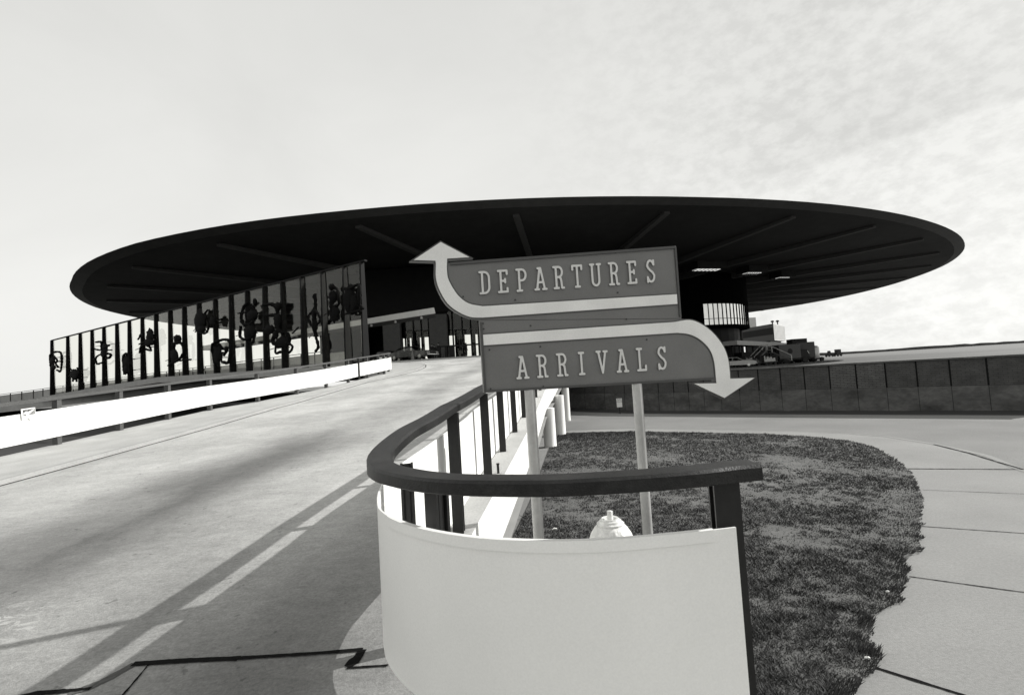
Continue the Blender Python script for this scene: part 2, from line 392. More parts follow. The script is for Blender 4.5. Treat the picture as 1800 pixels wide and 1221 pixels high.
        me.from_pydata(vs, [], s.f)
        if not isinstance(mats, (list, tuple)): mats = [mats]
        for m in mats: me.materials.append(M[m] if isinstance(m, str) else m)
        if len(mats) > 1:
            for p, i in zip(me.polygons, s.mi): p.material_index = i
        bm = bmesh.new(); bm.from_mesh(me); bmesh.ops.recalc_face_normals(bm, faces=bm.faces); bm.to_mesh(me); bm.free()
        if uvf:
            ul = me.uv_layers.new(name='UVMap')
            for lp in me.loops: ul.data[lp.index].uv = uvf(s.v[lp.vertex_index])
        o = bpy.data.objects.new(name, me); COL.objects.link(o)
        if smooth is not None:
            for p in me.polygons: p.use_smooth = True
            me.set_sharp_from_angle(angle=radians(smooth))
        if parent is not None: o.parent = parent
        elif loc is not None: o.location = loc
        if bevel:
            b = o.modifiers.new('bevel', 'BEVEL'); b.width = bevel; b.segments = 2; b.limit_method = 'ANGLE'; b.angle_limit = radians(40)
        return o
def tag(o, label, cat, group=None):
    o['label'] = label; o['category'] = cat
    if group: o['group'] = group
    return o
def thing(name, label, cat, loc, rotz=0.0, group=None):
    o = bpy.data.objects.new(name, None); COL.objects.link(o); o.empty_display_size = .2
    o.location = loc; o.rotation_euler = (0, 0, rotz); return tag(o, label, cat, group)
def structure(o, kind='structure'): o['kind'] = kind; return o
def copy_tree(o, parent=None):
    c = o.copy(); COL.objects.link(c); c.parent = parent
    for ch in [q for q in list(o.children)]: copy_tree(ch, c)
    return c
def curve_pts(pts, step=.12):      # Catmull-Rom through points
    P = [Vector(p) for p in pts]; out = []
    for i in range(len(P)-1):
        a = P[i-1] if i else P[0]*2-P[1]; b = P[i]; c = P[i+1]; d = P[i+2] if i+2 < len(P) else P[-1]*2-P[-2]
        n = max(2, int((c-b).length/step))
        for k in range(n):
            t = k/n
            out.append(.5*((2*b)+(c-a)*t+(2*a-5*b+4*c-d)*t*t+(3*b-3*c+d-a)*t**3))
    out.append(P[-1]); return out

# ================================================================== THE SETTING
# left and right edges of the ramp / departures deck
LEFT = [(-8,-10.9),(14,-10.9),(17,-10.75),(18.1,-9.95),(20.6,-9.0),(24.2,-8.3),(27,-7.8),(28.8,-8.4),(31,-10),(34,-11.6),(67,-64.6),(85,-94.3),(100,-94.3)]
FASC = [(3.0,-.60),(3.94,-.53),(5.56,-.36),(7.9,-.14),(14.3,.38),(19,1.0),(28,2.3),(36,3.5),(44,5.0)]
LEDGE = [(2.8,-.80),(3.4,-.80),(4.06,-.74),(5.9,-.60),(10.1,-.19),(14.3,.13),(19,.75),(28,2.05),(36,3.25),(44,4.75)]
DZ = [(34,2.8),(40,3.2),(50,3.55),(60,3.05),(70,2.5),(85,1.9)]
def deck_z(x, y):
    if y < 34: return R(y)
    e = interp(LEFT, y); t = max(0, min(1, (x-e)/max(1, (-9-e)))) if e < -9 else 1
    return interp(DZ, y)*(1-t)+R(y)*t
ys = [-8,-3,0,1.5,1.6,2.2,2.75,3.3,3.9,4.6,5.4,6.2,7,7.8,8.6,10,11.5,13,14,15.5,17,18.1,19.3,20.6,22.4,24.2,25.6,27,28,28.8,30,31,32.5,34,36,38,40,42,44,47,50,53,56,60,64,67,72,78,85,100]
def right_edge(y):
    if y < 1.55: return 7.0
    if y < 2.8: return -.3
    if y <= 44: return interp(LEDGE, y)
    return interp([(44,4.75),(56,13),(100,20)], y)
b = MB(); NX = 14
for i in range(len(ys)-1):
    for k in range(NX):
        q = []
        for (y, kk) in ((ys[i],k),(ys[i],k+1),(ys[i+1],k+1),(ys[i+1],k)):
            yy = y if y == ys[i] else (y if y not in (2.2,) else y)
            e0, e1 = interp(LEFT, y), right_edge(y)
            x = e0+(e1-e0)*kk/NX; q.append((x, y, deck_z(x, y)))
        b.add(q, [(0,1,2,3)])
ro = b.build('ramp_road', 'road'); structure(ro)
bm = bmesh.new(); bm.from_mesh(ro.data); bmesh.ops.remove_doubles(bm, verts=bm.verts, dist=.001); bm.to_mesh(ro.data); bm.free()
# the road keeps world coordinates in its material: put its origin at zero
for v in ro.data.vertices: v.co += ro.location
ro.location = (0, 0, 0)

# slab body under the road (from y=3 on), left side and underside
b = MB()
yl = [y for y in ys if y >= 3.3]
top = [(interp(LEFT, y), y, deck_z(interp(LEFT, y), y)-.004) for y in yl]
b.strip(top, [(x, y, z-.55) for x, y, z in top])
b.strip([(x, y, z-.55) for x, y, z in top], [((interp(FASC, y) if y < 44 else right_edge(y)), y, R(y)-.55 if y < 34 else deck_z(right_edge(y), y)-.55) for y in yl])
yr = [y for y in yl if y >= 44]
b.strip([(right_edge(y), y, R(y)-.004) for y in yr], [(right_edge(y), y, R(y)-.55) for y in yr])
structure(b.build('ramp_slab', 'parapet'))
def LO(y): return interp([(2.8,-.03),(3.4,0),(3.9,.22)], y)
# ledge and white fascia beam on the right-hand edge
b = MB(); yy = [2.8,3.1,3.4,3.65,3.94,4.7,5.56,6.7,7.9,9.5,11,12.6,14.3,16.5,19,22,25,28,32,36,40,44]
def fx(y): return interp([(2.8,-.62)]+FASC, y)
for (A, B, k) in (([(interp(LEDGE,y), y, R(y)+LO(y)) for y in yy], [(fx(y), y, R(y)+LO(y)) for y in yy], 0),
               ([(fx(y), y, R(y)+LO(y)) for y in yy], [(fx(y), y, R(y)-.33) for y in yy], 1),
               ([(fx(y), y, R(y)-.33) for y in yy], [(interp(LEDGE,y)-.1, y, R(y)-.33) for y in yy], 1),
               ([(interp(LEDGE,y), y, R(y)+LO(y)) for y in yy], [(interp(LEDGE,y), y, R(y)-.33) for y in yy], 0)):
    b.k = k; b.strip(A, B)
b.k = 0; b.add([(-.80,2.8,R(2.8)-.03),(-.62,2.8,R(2.8)-.03),(-.62,2.8,R(2.8)-.33),(-.8,2.8,R(2.8)-.33)], [(0,1,2,3)])
structure(b.build('ramp_ledge', ['concrete', 'white_paint']))
# raised walk with kerb on the left of the ramp
KERB = [(-8,-8.25),(13,-8.1),(16,-8.15),(18.8,-7.85),(22.7,-7.4),(24.9,-6.6),(27,-6.2),(29.5,-6.2),(32,-6.7),(34.5,-8.4),(37,-11.2)]
b = MB(); yk = [-8,0,3,5,7,8.6,10,11.5,13,14.5,16,17,18.1,19.5,20.6,22.7,24.2,25.6,27,28,28.8,29.8,31,32,33,34.5,35.6,37]
kx = [(interp(KERB, y), y) for y in yk]
W0 = [(max(interp(LEFT, y), -60)+.02, y, deck_z(interp(LEFT, y), y)+.004) for y in yk]
W1 = [(x, y, deck_z(x, y)+.07) for x, y in kx]; W2 = [(x+.02, y, deck_z(x, y)-.02) for x, y in kx]
b.strip(W0, [(p[0]-.10, p[1], p[2]) for p in W1]); structure(b.build('left_sidewalk', 'concrete'))
b = MB(); b.strip([(p[0]-.10, p[1], p[2]+.004) for p in W1], [(p[0], p[1], p[2]+.004) for p in W1]); b.strip([(p[0], p[1], p[2]+.004) for p in W1], W2)
structure(b.build('left_kerb', 'kerb'))
b = MB(); b.strip([(x+.025, y, deck_z(x, y)+.005) for x, y in kx], [(x+.075, y, deck_z(x, y)+.005) for x, y in kx]); structure(b.build('gutter_joint', 'joint'))

# transverse joints and tar seams in the ramp
def ground_strip(mb, pts, w, fn=R, off=.005, jag=0.0, step=.02):
    P = curve_pts([(p[0], p[1], 0) for p in pts], step) if len(pts) > 2 else [Vector((pts[0][0]+(pts[1][0]-pts[0][0])*i/160, pts[0][1]+(pts[1][1]-pts[0][1])*i/160, 0)) for i in range(161)]
    A = []; B = []
    for i, p in enumerate(P):
        a = P[max(i-1,0)]; c = P[min(i+1,len(P)-1)]; d = (c-a).normalized(); n = Vector((-d.y, d.x, 0))
        h = w/2*(1+jag*(.45*noise.noise(Vector((p.x*11, p.y*11, w*50)))+.35*noise.noise(Vector((p.x*40, p.y*40, w*50)))))
        q1 = p+n*h; q2 = p-n*h
        A.append((q1.x, q1.y, fn(q1.y)+off)); B.append((q2.x, q2.y, fn(q2.y)+off))
    mb.strip(A, B)
b = MB()
def rp(px, py): h = hitg(px, py, R); return (h.x, h.y)
ground_strip(b, [rp(233,1168), rp(330,1163), rp(420,1158)], .040, jag=.35)
ground_strip(b, [rp(415,1158.3), rp(560,1149), rp(638,1143)], .028, jag=.4, off=.0065)
ground_strip(b, [rp(637,1143), rp(628,1158), rp(610,1174)], .055, jag=1.0)
ground_strip(b, [rp(610,1175), rp(640,1174), rp(682,1171)], .014, jag=1.5)
ground_strip(b, [rp(262,1168), rp(235,1200), rp(205,1235)], .012, jag=1.5)
ground_strip(b, [rp(-20,1236), rp(60,1222), rp(120,1215), rp(160,1211)], .03, jag=1.8)
structure(b.build('tar_seams', 'tar'))
b = MB(); ground_strip(b, [rp(120,1222), rp(175,1200), rp(236,1168)], .045, jag=1.5, off=.004); structure(b.build('worn_seam', 'old_tar'))
b = MB()
for y, x0, x1, w in ((30,-6,2.2,.05),(24.6,-6.3,1.6,.03),(36.5,-10,3,.05),(18.2,-7.8,.7,.02)):
    ground_strip(b, [(x0, y+.4), ((x0+x1)/2, y), (x1, y-.2)], w, jag=1.4, off=.006)
structure(b.build('ramp_joints', 'joint'))

# far ground: one sheet to the horizon, arrivals road, apron
b = MB(); gy = [-30,-8,-2,2,2.8,3.7,5,6.5,8,10,12,15,20,25,30,40,60,110]
b.strip([(-120, y, G(y)-.11 if y < 15 else -.72) for y in gy], [(-10.8, y, G(y)-.11 if y < 15 else -.72) for y in gy])
structure(b.build('lower_road', 'shade_asphalt'))  # shade beside and under the deck is painted as near-black ground
b = MB()
for x0, x1 in ((-10.8,-5),(-5,0),(0,5),(5,10),(10,60)):
    b.strip([(x0, y, G(y)-.11 if y < 15 else (G(y)-.11)) for y in gy], [(x1, y, G(y)-.11) for y in gy])
structure(b.build('arrivals_road', 'asphalt'))
b = MB(); b.add([(-6000,-3000,-1.0),(6000,-3000,-1.0),(6000,6000,-1.0),(-6000,6000,-1.0)], [(0,1,2,3)]); structure(b.build('ground', 'grass_far'))

# curved footway round the lawn, and the lawn
OUT = [(-8,3.2),(0,4.0),(2,4.9),(4,6.0),(6,6.95),(8,7.67),(9.33,8.33),(11,8.68),(12.5,8.75),(13.6,8.4),(15,7.3),(16.2,5.84),(18.03,3.27),(18.6,.6)]
LAWN = [(2.0,1.12),(2.56,1.5),(2.68,1.62),(2.85,1.85),(3.08,1.92),(3.41,2.17),(3.59,2.47),(4.13,2.94),(4.49,3.15),(4.55,3.36),(5.74,4.29),(6.46,4.88),(8.31,6.12),(9.6,6.75),(11.0,7.35),(12.2,7.5),(13.15,7.3),(14.62,6.4),(15.6,5.2),(17.0,3.3),(17.5,1.8),(17.75,.5)]
sy = [-8,-3,0,2,3,3.7,4.5,5.3,6,7,8,8.7,9.33,10.2,11,11.8,12.5,13.1,13.6,14.3,15,15.6,16.2,16.8,17.4,18.03,18.35,18.6]
b = MB()
for k in range(8):
    b.strip([(-.45+(interp(OUT, y)+.45)*k/8, y, G(y)) for y in sy], [(-.45+(interp(OUT, y)+.45)*(k+1)/8, y, G(y)) for y in sy])
b.strip([(interp(OUT, y), y, G(y)) for y in sy], [(interp(OUT, y)+.015, y, G(y)-.12) for y in sy])
structure(b.build('sidewalk', 'pavement'))
b = MB()
ek = [(interp(OUT, y), y) for y in [6+.25*i for i in range(51)]]
P = [Vector((x-.12, y, 0)) for x, y in ek]
A = [(p.x, p.y, G(p.y)+.004) for p in P]; B_ = [(p.x+.13, p.y, G(p.y)+.004) for p in P]; b.strip(A, B_)
structure(b.build('footway_kerb', 'pavement'))
b = MB()
def gp(px, py): h = hitg(px, py, G); return (h.x, h.y)
for a, c, w in (((1596,824),(1810,825),.045),((1622,861),(1900,872),.012),((1620,925),(2000,952),.016),((1598,1013),(2000,1067),.014)):
    ground_strip(b, [gp(*a), gp(*c)], w, fn=G, off=.004, jag=1.0)
ground_strip(b, [gp(1541,1174), gp(1610,1196), gp(1702,1226), gp(1900,1292)], .022, fn=G, off=.004, jag=1.4)
ground_strip(b, [gp(1641,781), gp(1700,796), gp(1740,808), gp(1800,826)], .03, fn=G, off=.008, jag=1.2)
structure(b.build('sidewalk_joints', 'tar'))
def lawn_x(y):
    return interp(LAWN, y) + .05*noise.noise(Vector((y*2.1, 3, 0))) + .03*noise.noise(Vector((y*7, 9, 0)))
ly = [2+.18*i for i in range(88)]
b = MB()
for k in range(6):
    b.strip([(fx(y)+.01+(lawn_x(y)-.03-fx(y))*k/6, y, G(y)+.015) for y in ly], [(fx(y)+.01+(lawn_x(y)-.03-fx(y))*(k+1)/6, y, G(y)+.015) for y in ly])
structure(b.build('lawn_soil', 'soil'))
# grass blades
def bare(x, y):      # 0 = full turf, 1 = bare straw-coloured earth
    n = noise.fractal(Vector((x*.9, y*.75, 0)), 1.0, 2.0, 4) + .35*noise.noise(Vector((x*4.5, y*3.5, 5))) + .55*noise.noise(Vector((x*10, y*8, 7)))
    w = .0
    for cx_, cy_, rx, ry, a in ((4.1,6.8,1.5,1.1,.55),(3.0,5.2,1.1,.8,.5),(1.9,4.0,.6,.35,.45),(2.2,3.6,.35,.3,.35),(5.0,9.0,1.6,1.2,.5),(.7,9.5,1.3,1.6,.55),(.6,12.5,1.1,1.2,.5),(2.9,8.5,1.2,1.0,.3),(1.5,2.9,.35,.25,.3),(1.2,3.6,.3,.3,.3)):
        w += a*math.exp(-((x-cx_)/rx)**2-((y-cy_)/ry)**2)
    return max(0.0, min(1.0, (n + w - .2)*2.0))
vs = []; fs = []; sh = []
rnd = random.Random(3)
cnt = 0
while cnt < 230000:
    t = rnd.random(); y = 2.0*(17.8/2.0)**(t**.92)
    xr = interp(LAWN, y)
    x = fx(y)+.02 + (xr-fx(y)+.05)*rnd.random()
    if y < 2.6 and x < .9: 
        if rnd.random() < .8: continue
    edge = xr - x
    if edge < .05*noise.noise(Vector((y*9, 2, 0))): continue
    bd = bare(x, y)
    if rnd.random() < bd*.82*max(0, min(1, (edge-.1)/.8)): continue
    z = G(y)+.012
    cl = noise.noise(Vector((x*7, y*6, 2))); h = rnd.uniform(.012, .035)*(1-.5*bd)*(1+.9*cl)
    w = .0013*y**.75*rnd.uniform(.7, 1.3)+.001
    a = rnd.uniform(0, 2*pi); ln = rnd.uniform(.3, 1.6)*h; la = rnd.uniform(0, 2*pi)
    if edge < .12: la = rnd.uniform(-.9, .9); ln = h*rnd.uniform(.4, 1.2)
    dx, dy = cos(a)*w, sin(a)*w; o = len(vs)
    vs += [(x-dx, y-dy, z), (x+dx, y+dy, z), (x+ln*cos(la), y+ln*sin(la), z+h)]
    fs.append((o, o+1, o+2))
    s_ = rnd.random()**2*.28 + .25*max(0, noise.noise(Vector((x*1.7, y*1.3, 8)))) + .35*bd*rnd.random() + .22*max(0, -cl)*rnd.random()*2
    if rnd.random() < .03: s_ = rnd.uniform(.5, 1)
    sh += [min(1, s_)]*3
    cnt += 1
me = bpy.data.meshes.new('grass'); me.from_pydata(vs, [], fs); me.materials.append(M['blade'])
at = me.attributes.new('shade', 'FLOAT', 'POINT'); at.data.foreach_set('value', sh)
go = bpy.data.objects.new('grass', me); COL.objects.link(go); structure(go, 'stuff')
go['label'] = 'short patchy mown grass of the lawn between ramp and curved footway'

# ---- retaining wall on the right, apron behind it
wall_px = [990, 1030, 1065, 1100, 1130, 1160, 1187, 1213, 1240, 1270, 1303, 1337.5, 1377, 1419, 1464, 1511, 1563, 1618, 1677, 1743, 1815, 1895]
wp = []
for px in wall_px:
    py = 716+(px-990)/70*4 if px < 1060 else (720+(px-1060)/100*2 if px < 1160 else 722)
    wp.append(hitg(px, py, G, -.11))
APR = [(p.x, p.y) for p in wp]
WT = 1.17
b = MB()
dirr = Vector((wp[-1].x-wp[-2].x, wp[-1].y-wp[-2].y)).normalized()
pa = [(x+.25, y+.1, .6) for x, y in APR] + [(APR[-1][0]+dirr.x*60, APR[-1][1]+dirr.y*60, .6), (3000,-60,.6), (3000,4500,.6), (-3000,4500,.6), (-3000,112,.6), (-10,112,.6), (-2,60,.6)]
tri = tessellate_polygon([[Vector(p) for p in pa]]); b.add(pa, tri); structure(b.build('apron', 'apron'))
wl = thing('retaining_wall', 'long dark retaining wall of brick panels over stained concrete, behind the curved road', 'wall', (wp[10].x, wp[10].y, wp[10].z))
nrm = []
for i, p in enumerate(wp):
    a = wp[max(i-1,0)]; c = wp[min(i+1,len(wp)-1)]; d = Vector((c.x-a.x, c.y-a.y)).normalized(); nrm.append(Vector((-d.y, d.x)) if Vector((-d.y, d.x)).dot(Vector((-1,-1))) > 0 else Vector((d.y, -d.x)))
lens = [0]
for i in range(1, len(wp)): lens.append(lens[-1]+(wp[i]-wp[i-1]).length)
zmid = .19
b = MB(); F0 = [(p.x+n.x*.03, p.y+n.y*.03) for p, n in zip(wp, nrm)]; K0 = [(p.x-n.x*.25, p.y-n.y*.25) for p, n in zip(wp, nrm)]
gz = [G(p.y)-.2 for p in wp]
b.strip([(x, y, z) for (x, y), z in zip(F0, gz)], [(x, y, zmid) for x, y in F0]); b.strip([(x, y, zmid) for x, y in F0], [(x, y, zmid) for x, y in K0])
b.strip([(x, y, z) for (x, y), z in zip(K0, gz)], [(x, y, zmid) for x, y in K0])
b.build('concrete_base', 'wall_concrete', wl)
b = MB(); b.strip([(p.x-n.x*.04, p.y-n.y*.04, zmid) for p, n in zip(wp, nrm)], [(p.x-n.x*.04, p.y-n.y*.04, WT-.02) for p, n in zip(wp, nrm)])
b.strip([(x, y, zmid) for x, y in K0], [(x, y, WT-.02) for x, y in K0]); b.build('wall_core', 'dark_wall', wl)
for i in range(len(wp)-1):
    light = wall_px[i] in (1464, 1511)
    d = (wp[i+1]-wp[i]); g = .028/hypot(d.x, d.y); e = .022 if light else 0.0
    A0 = wp[i].lerp(wp[i+1], g); A1 = wp[i].lerp(wp[i+1], 1-g); n = nrm[i]
    f = lambda P, o: (P.x+n.x*o, P.y+n.y*o)
    a0, a1, c0, c1 = f(A0, e), f(A1, e), f(A0, -.035), f(A1, -.035); z0 = zmid+(-.015 if light else .004)
    b = MB(); b.hexa([(*a0, z0), (*a1, z0), (*c1, z0), (*c0, z0), (*a0, WT-.025), (*a1, WT-.025), (*c1, WT-.025), (*c0, WT-.025)])
    L0 = lens[i]; P0 = wp[i].copy()
    o = b.build('brick_panel', 'brick_light' if light else 'brick_dark', wl, uvf=lambda v, L0=L0, P0=P0: (L0+hypot(v[0]-P0.x, v[1]-P0.y), v[2]))
    if light: o['label'] = 'lighter brick infill panel standing slightly proud'
for i in range(1, len(wp)-1):
    p, n = wp[i], nrm[i]; b = MB(); t_ = Vector((-n.y, n.x)); b.obox((p.x+n.x*.031, p.y+n.y*.031), (t_.x, t_.y), .006, .005, G(p.y)-.1, zmid); b.build('joint', 'dark_wall', wl)
shade_strip = MB(); shade_strip.strip([(p.x+n.x*.03, p.y+n.y*.03, G(p.y)-.104) for p, n in zip(wp, nrm)], [(p.x+n.x*(1.5+.12*noise.noise(Vector((i_*1.3, 0, 0)))), p.y+n.y*1.5, G(p.y+n.y*1.5)-.104) for i_, (p, n) in enumerate(zip(wp, nrm))]); structure(shade_strip.build('wall_shadow_strip', 'shade_asphalt'))  # added dark strip: wall's cast shadow deepened in the ground colour
b = MB(); b.sweep([(p.x-n.x*.11, p.y-n.y*.11, WT-.02) for p, n in zip(wp, nrm)], [(-.17,0),(.17,0),(.17,.06),(-.17,.06)])
b.build('coping', 'wall_concrete', wl)

# distant edge of the airfield
b = MB(); rnd = random.Random(5); A = []; B_ = []
for i in range(241):
    x = 150+i*10.5; y = 950-(x-150)*.22
    h = 4.2+2.2*noise.noise(Vector((i*.11, 0, 0)))+1.4*noise.noise(Vector((i*.7, 3, 0)))
    A.append((x, y, .5)); B_.append((x, y, .6+h))
b.strip(A, B_); b.strip(B_, [(x+8, y+45, z*.7) for x, y, z in B_]); o = b.build('treeline', 'grass_far'); structure(o, 'stuff'); o['label'] = 'low dark line of trees along the far edge of the airfield'
b = MB(); b.add([(90,560,.606),(2800,120,.606),(2800,170,.606),(90,720,.606)], [(0,1,2,3)]); structure(b.build('airfield_grass', 'grass_far'))

# ================================================================== TERMINAL BUILDING with its big oval roof
RC = Vector((4.76, 111.6)); A1, A2 = 80.8, 67.4
VX = Vector((-.92007, -.39175)); VY = Vector((-.39175, .92007))
ECC = [(0,.998),(10,.995),(30,.990),(45,.997),(60,1.0),(165,.996),(184,1.0),(200,1.0),(215,1.003),(226,1.008),(236,1.0095),(246,1.0075),(256,1.004),(266,1.002),(273,1.0),(281,.997),(303,.999),(312,1.004),(322,1.006),(331,1.001),(340,.994),(350,.996),(360,.998)]
def ell(a, s, d=0.0):
    s = s*interp(ECC, math.degrees(a) % 360)
    q = RC + VX*(A1*s+d)*cos(a) + VY*(A2*s+d)*sin(a); return q
term = thing('airport_terminal', 'airport terminal under a vast flat oval roof with radial beams beneath', 'building', (RC.x, RC.y, 3.6))
NR = 160
ZR = 16.62
b = MB()
rim0 = [(*ell(2*pi*i/NR, 1), ZR) for i in range(NR)]; rim1 = [(*ell(2*pi*i/NR, 1, -.3), ZR+.08) for i in range(NR)]
top_ = [(*ell(2*pi*i/NR, .5), ZR+.6) for i in range(NR)]
b.k = 0
b.add(rim1+top_, [(i, (i+1)%NR, NR+(i+1)%NR, NR+i) for i in range(NR)]+[tuple(NR+i for i in range(NR))])
# underside with three louvred rooflights on the right and one on the left
slots = [atz(1240,476,16.3), atz(1322,481,16.3), atz(1375,489,16.3), atz(676,497,15.2)]
inr = [(*ell(2*pi*i/NR, 1, -1.25), ZR-.34) for i in range(NR)]
b.k = 1
b.add(inr, [tuple(range(NR-1,-1,-1))])
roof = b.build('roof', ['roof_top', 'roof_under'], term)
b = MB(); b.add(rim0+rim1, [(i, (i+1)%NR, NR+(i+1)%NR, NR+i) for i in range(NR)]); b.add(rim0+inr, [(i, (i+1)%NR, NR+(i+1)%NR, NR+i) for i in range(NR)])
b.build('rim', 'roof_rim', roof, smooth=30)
BA = [-30.7,-43.3,-55.2,-66.5,-77.5,-88.7,-99.1,-110.2]+[-110.2-11.22*k for k in range(1, 25)]
for j in range(32):
    a = radians(BA[j])
    P = ell(a, .957); Q = ell(a, .46); d = (Q-P); ln = d.length; d = d.normalized(); n = Vector((-d.y, d.x))*.30
    b = MB(); zt = ZR-.36
    sec = [(0, .26), (ln*.45, .62), (ln, 1.25)]
    vs = []
    for t, h in sec:
        c = P+d*t
        for (s_, z) in ((-1, zt), (1, zt), (1, zt-h), (-1, zt-h)): vs.append((c.x+n.x*s_, c.y+n.y*s_, z))
    fs = [(0,1,2,3), (8,11,10,9)]
    for i in range(2):
        for k in range(4): fs.append((i*4+k, i*4+(k+1)%4, (i+1)*4+(k+1)%4, (i+1)*4+k))
    b.add(vs, fs); b.build('beam', 'beam', roof)
# rooflights: glowing panels stand in for daylight through the slots, with louvres
M['daylight_glow'] = mat('daylight_glow', .9, .5, .02, 3)
_b = M['daylight_glow'].node_tree.nodes['Principled BSDF']; _b.inputs['Emission Color'].default_value = (1,1,.97,1); _b.inputs['Emission Strength'].default_value = .75
for (px0, px1, py, hw) in ((1221,1262,475.5,.62),(1310,1334,481.5,.6),(1367,1384,489.5,.5)):
    zl = ZR-1.45; p0 = atz(px0, py, zl); p1 = atz(px1, py, zl); d = (p1-p0); ln = d.length; d.normalize(); n = Vector((-d.y, d.x, 0))
    b = MB(); c = (p0+p1)/2; b.obox((c.x, c.y), (d.x, d.y), ln/2, hw, zl+.06, zl+.12); o = b.build('rooflight_glow', 'daylight_glow', roof)
    k = MB(); k.obox((c.x, c.y), (d.x, d.y), ln/2+.5, hw+.9, zl+.124, ZR-.35); k.build('rooflight_casing', 'roof_under', o)
    k = MB()
    for i in range(7):
        q = p0+d*ln*i/6; k.obox((q.x, q.y), (n.x, n.y), hw+.05, .07, zl, zl+.057)
    k.build('louvre', 'roof_under', o)
# inner drum that carries the roof
b = MB(); nd = 72
def drum(s0, z0, z1, mb):
    P = [ell(2*pi*i/nd, s0) for i in range(nd)]
    mb.add([(p.x, p.y, z0) for p in P]+[(p.x, p.y, z1) for p in P], [(i, (i+1)%nd, nd+(i+1)%nd, nd+i) for i in range(nd)])
drum(.43, 14.6, ZR-.4, b); b.add([(*ell(2*pi*i/nd, .43), 14.6) for i in range(nd)], [tuple(range(nd))])
b.build('upper_wall', 'dark_wall', term)
for j in range(32):
    a = radians(BA[j]); P = ell(a, .47)
    if P.x < 0 and P.y < 112: continue
    b = MB(); d = (RC-P).normalized(); b.obox((P.x, P.y), d, 1.0, .35, .6, 14.3); b.build('column', 'mid_wall', term)
# brace beams seen behind the screen
for (a_, c_, z0_, z1_) in (((650,503),(700,513),15.2,14.2), ((684,500),(760,490),15.0,15.6)):
    p = atz(*a_, z0_); q = atz(*c_, z1_); b = MB(); b.tube([p, q], .35, 4); b.build('brace', 'light_wall', term)

# entrance front: piers, glazed wall, deep hall and windows on the far side
FY = 62.0
for (x0, x1, yt, yb) in ((675,705,562,627), (757,788,552,626)):
    p0 = atd(x0, yb, FY); p1 = atd(x1, yb, FY); zt = atd((x0+x1)/2, yt, FY).z
    b = MB(); b.box(p0.x, p1.x, FY, FY+.9, 3.8, zt); o = b.build('pier', 'pier', term)
zf = 8.9
b = MB(); HX0, HX1 = -26.0, -3.5
b.box(HX0, HX1, FY+1.2, FY+1.6, 10.1, ZR-.6)              # dark upper front
b.box(HX0, HX1, FY+1.6, FY+22, 9.9, 10.3)                 # hall ceiling
b.box(HX0-.4, HX0, FY+1.2, FY+22, 3.85, ZR-.6)
b.box(HX1, HX1+.4, FY+1.2, FY+22, 3.85, ZR-.6)
b.build('entrance_hall', 'dark_wall', term)
BY = FY+22.0
op = [(707.5,715),(720,726),(733,742),(746,755.5),(789.6,799.6),(807,813.6),(817,830),(836,840)]
xs = [(atd(a, 600, BY).x, atd(c, 600, BY).x) for a, c in op]
ztop = atd(760, 591.5, BY).z
b = MB(); cur = HX0
for a, c in xs: b.box(cur, a, BY, BY+.3, 3.85, ztop); cur = c
b.box(cur, HX1, BY, BY+.3, 3.85, ztop); b.box(HX0, HX1, BY, BY+.3, ztop, 10.3)
b.build('far_wall', 'dark_wall', term)
# columns of the front glazing
for px in (713, 728, 742, 755, 797, 814, 829, 843):
    p = atd(px, 600, FY+1.3); b = MB(); b.box(p.x-.09, p.x+.09, FY+1.2, FY+1.4, 3.85, 10.1); b.build('mullion', 'fin', term)
p0 = atd(706, 600, FY+1.3); p1 = atd(756, 600, FY+1.3); p2 = atd(789, 600, FY+1.3)
for x0, x1 in ((p0.x, p1.x), (p2.x, HX1)):
    b = MB(); b.box(x0, x1, FY+1.28, FY+1.30, 3.85, 10.1); b.build('glazing', 'glass', term)
# main body to the right of the entrance hall
b = MB(); b.box(HX1+.4, 12, FY+3, FY+25, .6, ZR-.6); b.box(12, 22, FY+14, FY+30, .6, ZR-.6); b.build('wall', 'dark_wall', term)

# entrance canopy behind the screen
c0 = atz(765, 545, 7.2); c1 = atz(350, 612, 7.2)
cn = thing('entrance_canopy', 'long thin white-edged canopy hung with small lamps behind the glass screen', 'canopy', (c0.x, c0.y, 3.7))
d = (c1-c0); ln = d.length; d.normalize(); n = Vector((d.y, -d.x, 0)); n = n if n.y > 0 else -n
b = MB(); q = [c0, c1, c1+n*2.6, c0+Vector((c0.x, c0.y, 0)).normalized()*2.9]
b.hexa([(p.x, p.y, 6.95) for p in q]+[(p.x, p.y, 7.22) for p in q]); b.build('canopy_slab', 'mid_wall', cn)
b = MB(); m_ = n*-.06; q = [c0+m_, c1+m_, c1-n*.003, c0-n*.003]; b.hexa([(p.x, p.y, 6.93) for p in q]+[(p.x+m_.x*2, p.y+m_.y*2, 7.4) for p in q]); b.build('fascia', 'canopy', cn)
for k in range(11):
    p = c0+d*(1.8+k*3.1)+n*.25; b = MB(); b.lathe([(.06,6.7),(.1,6.72),(.1,6.85),(.05,6.95)], (p.x, p.y), 10); b.build('lamp', 'light_wall', cn)
tq = onplane(631, 600, (c0.x, c0.y), (c1.x, c1.y)); tq = (Vector((tq.x, tq.y, 0))-Vector((c0.x, c0.y, 0))).dot(d)/ln
for k, t in enumerate((tq, .55, .75, .95)):
    p = c0+d*ln*t+n*.5; b = MB(); b.tube([(p.x, p.y, 3.0), (p.x, p.y, 6.95)], .18, 12); b.build('post', 'light_wall', cn)

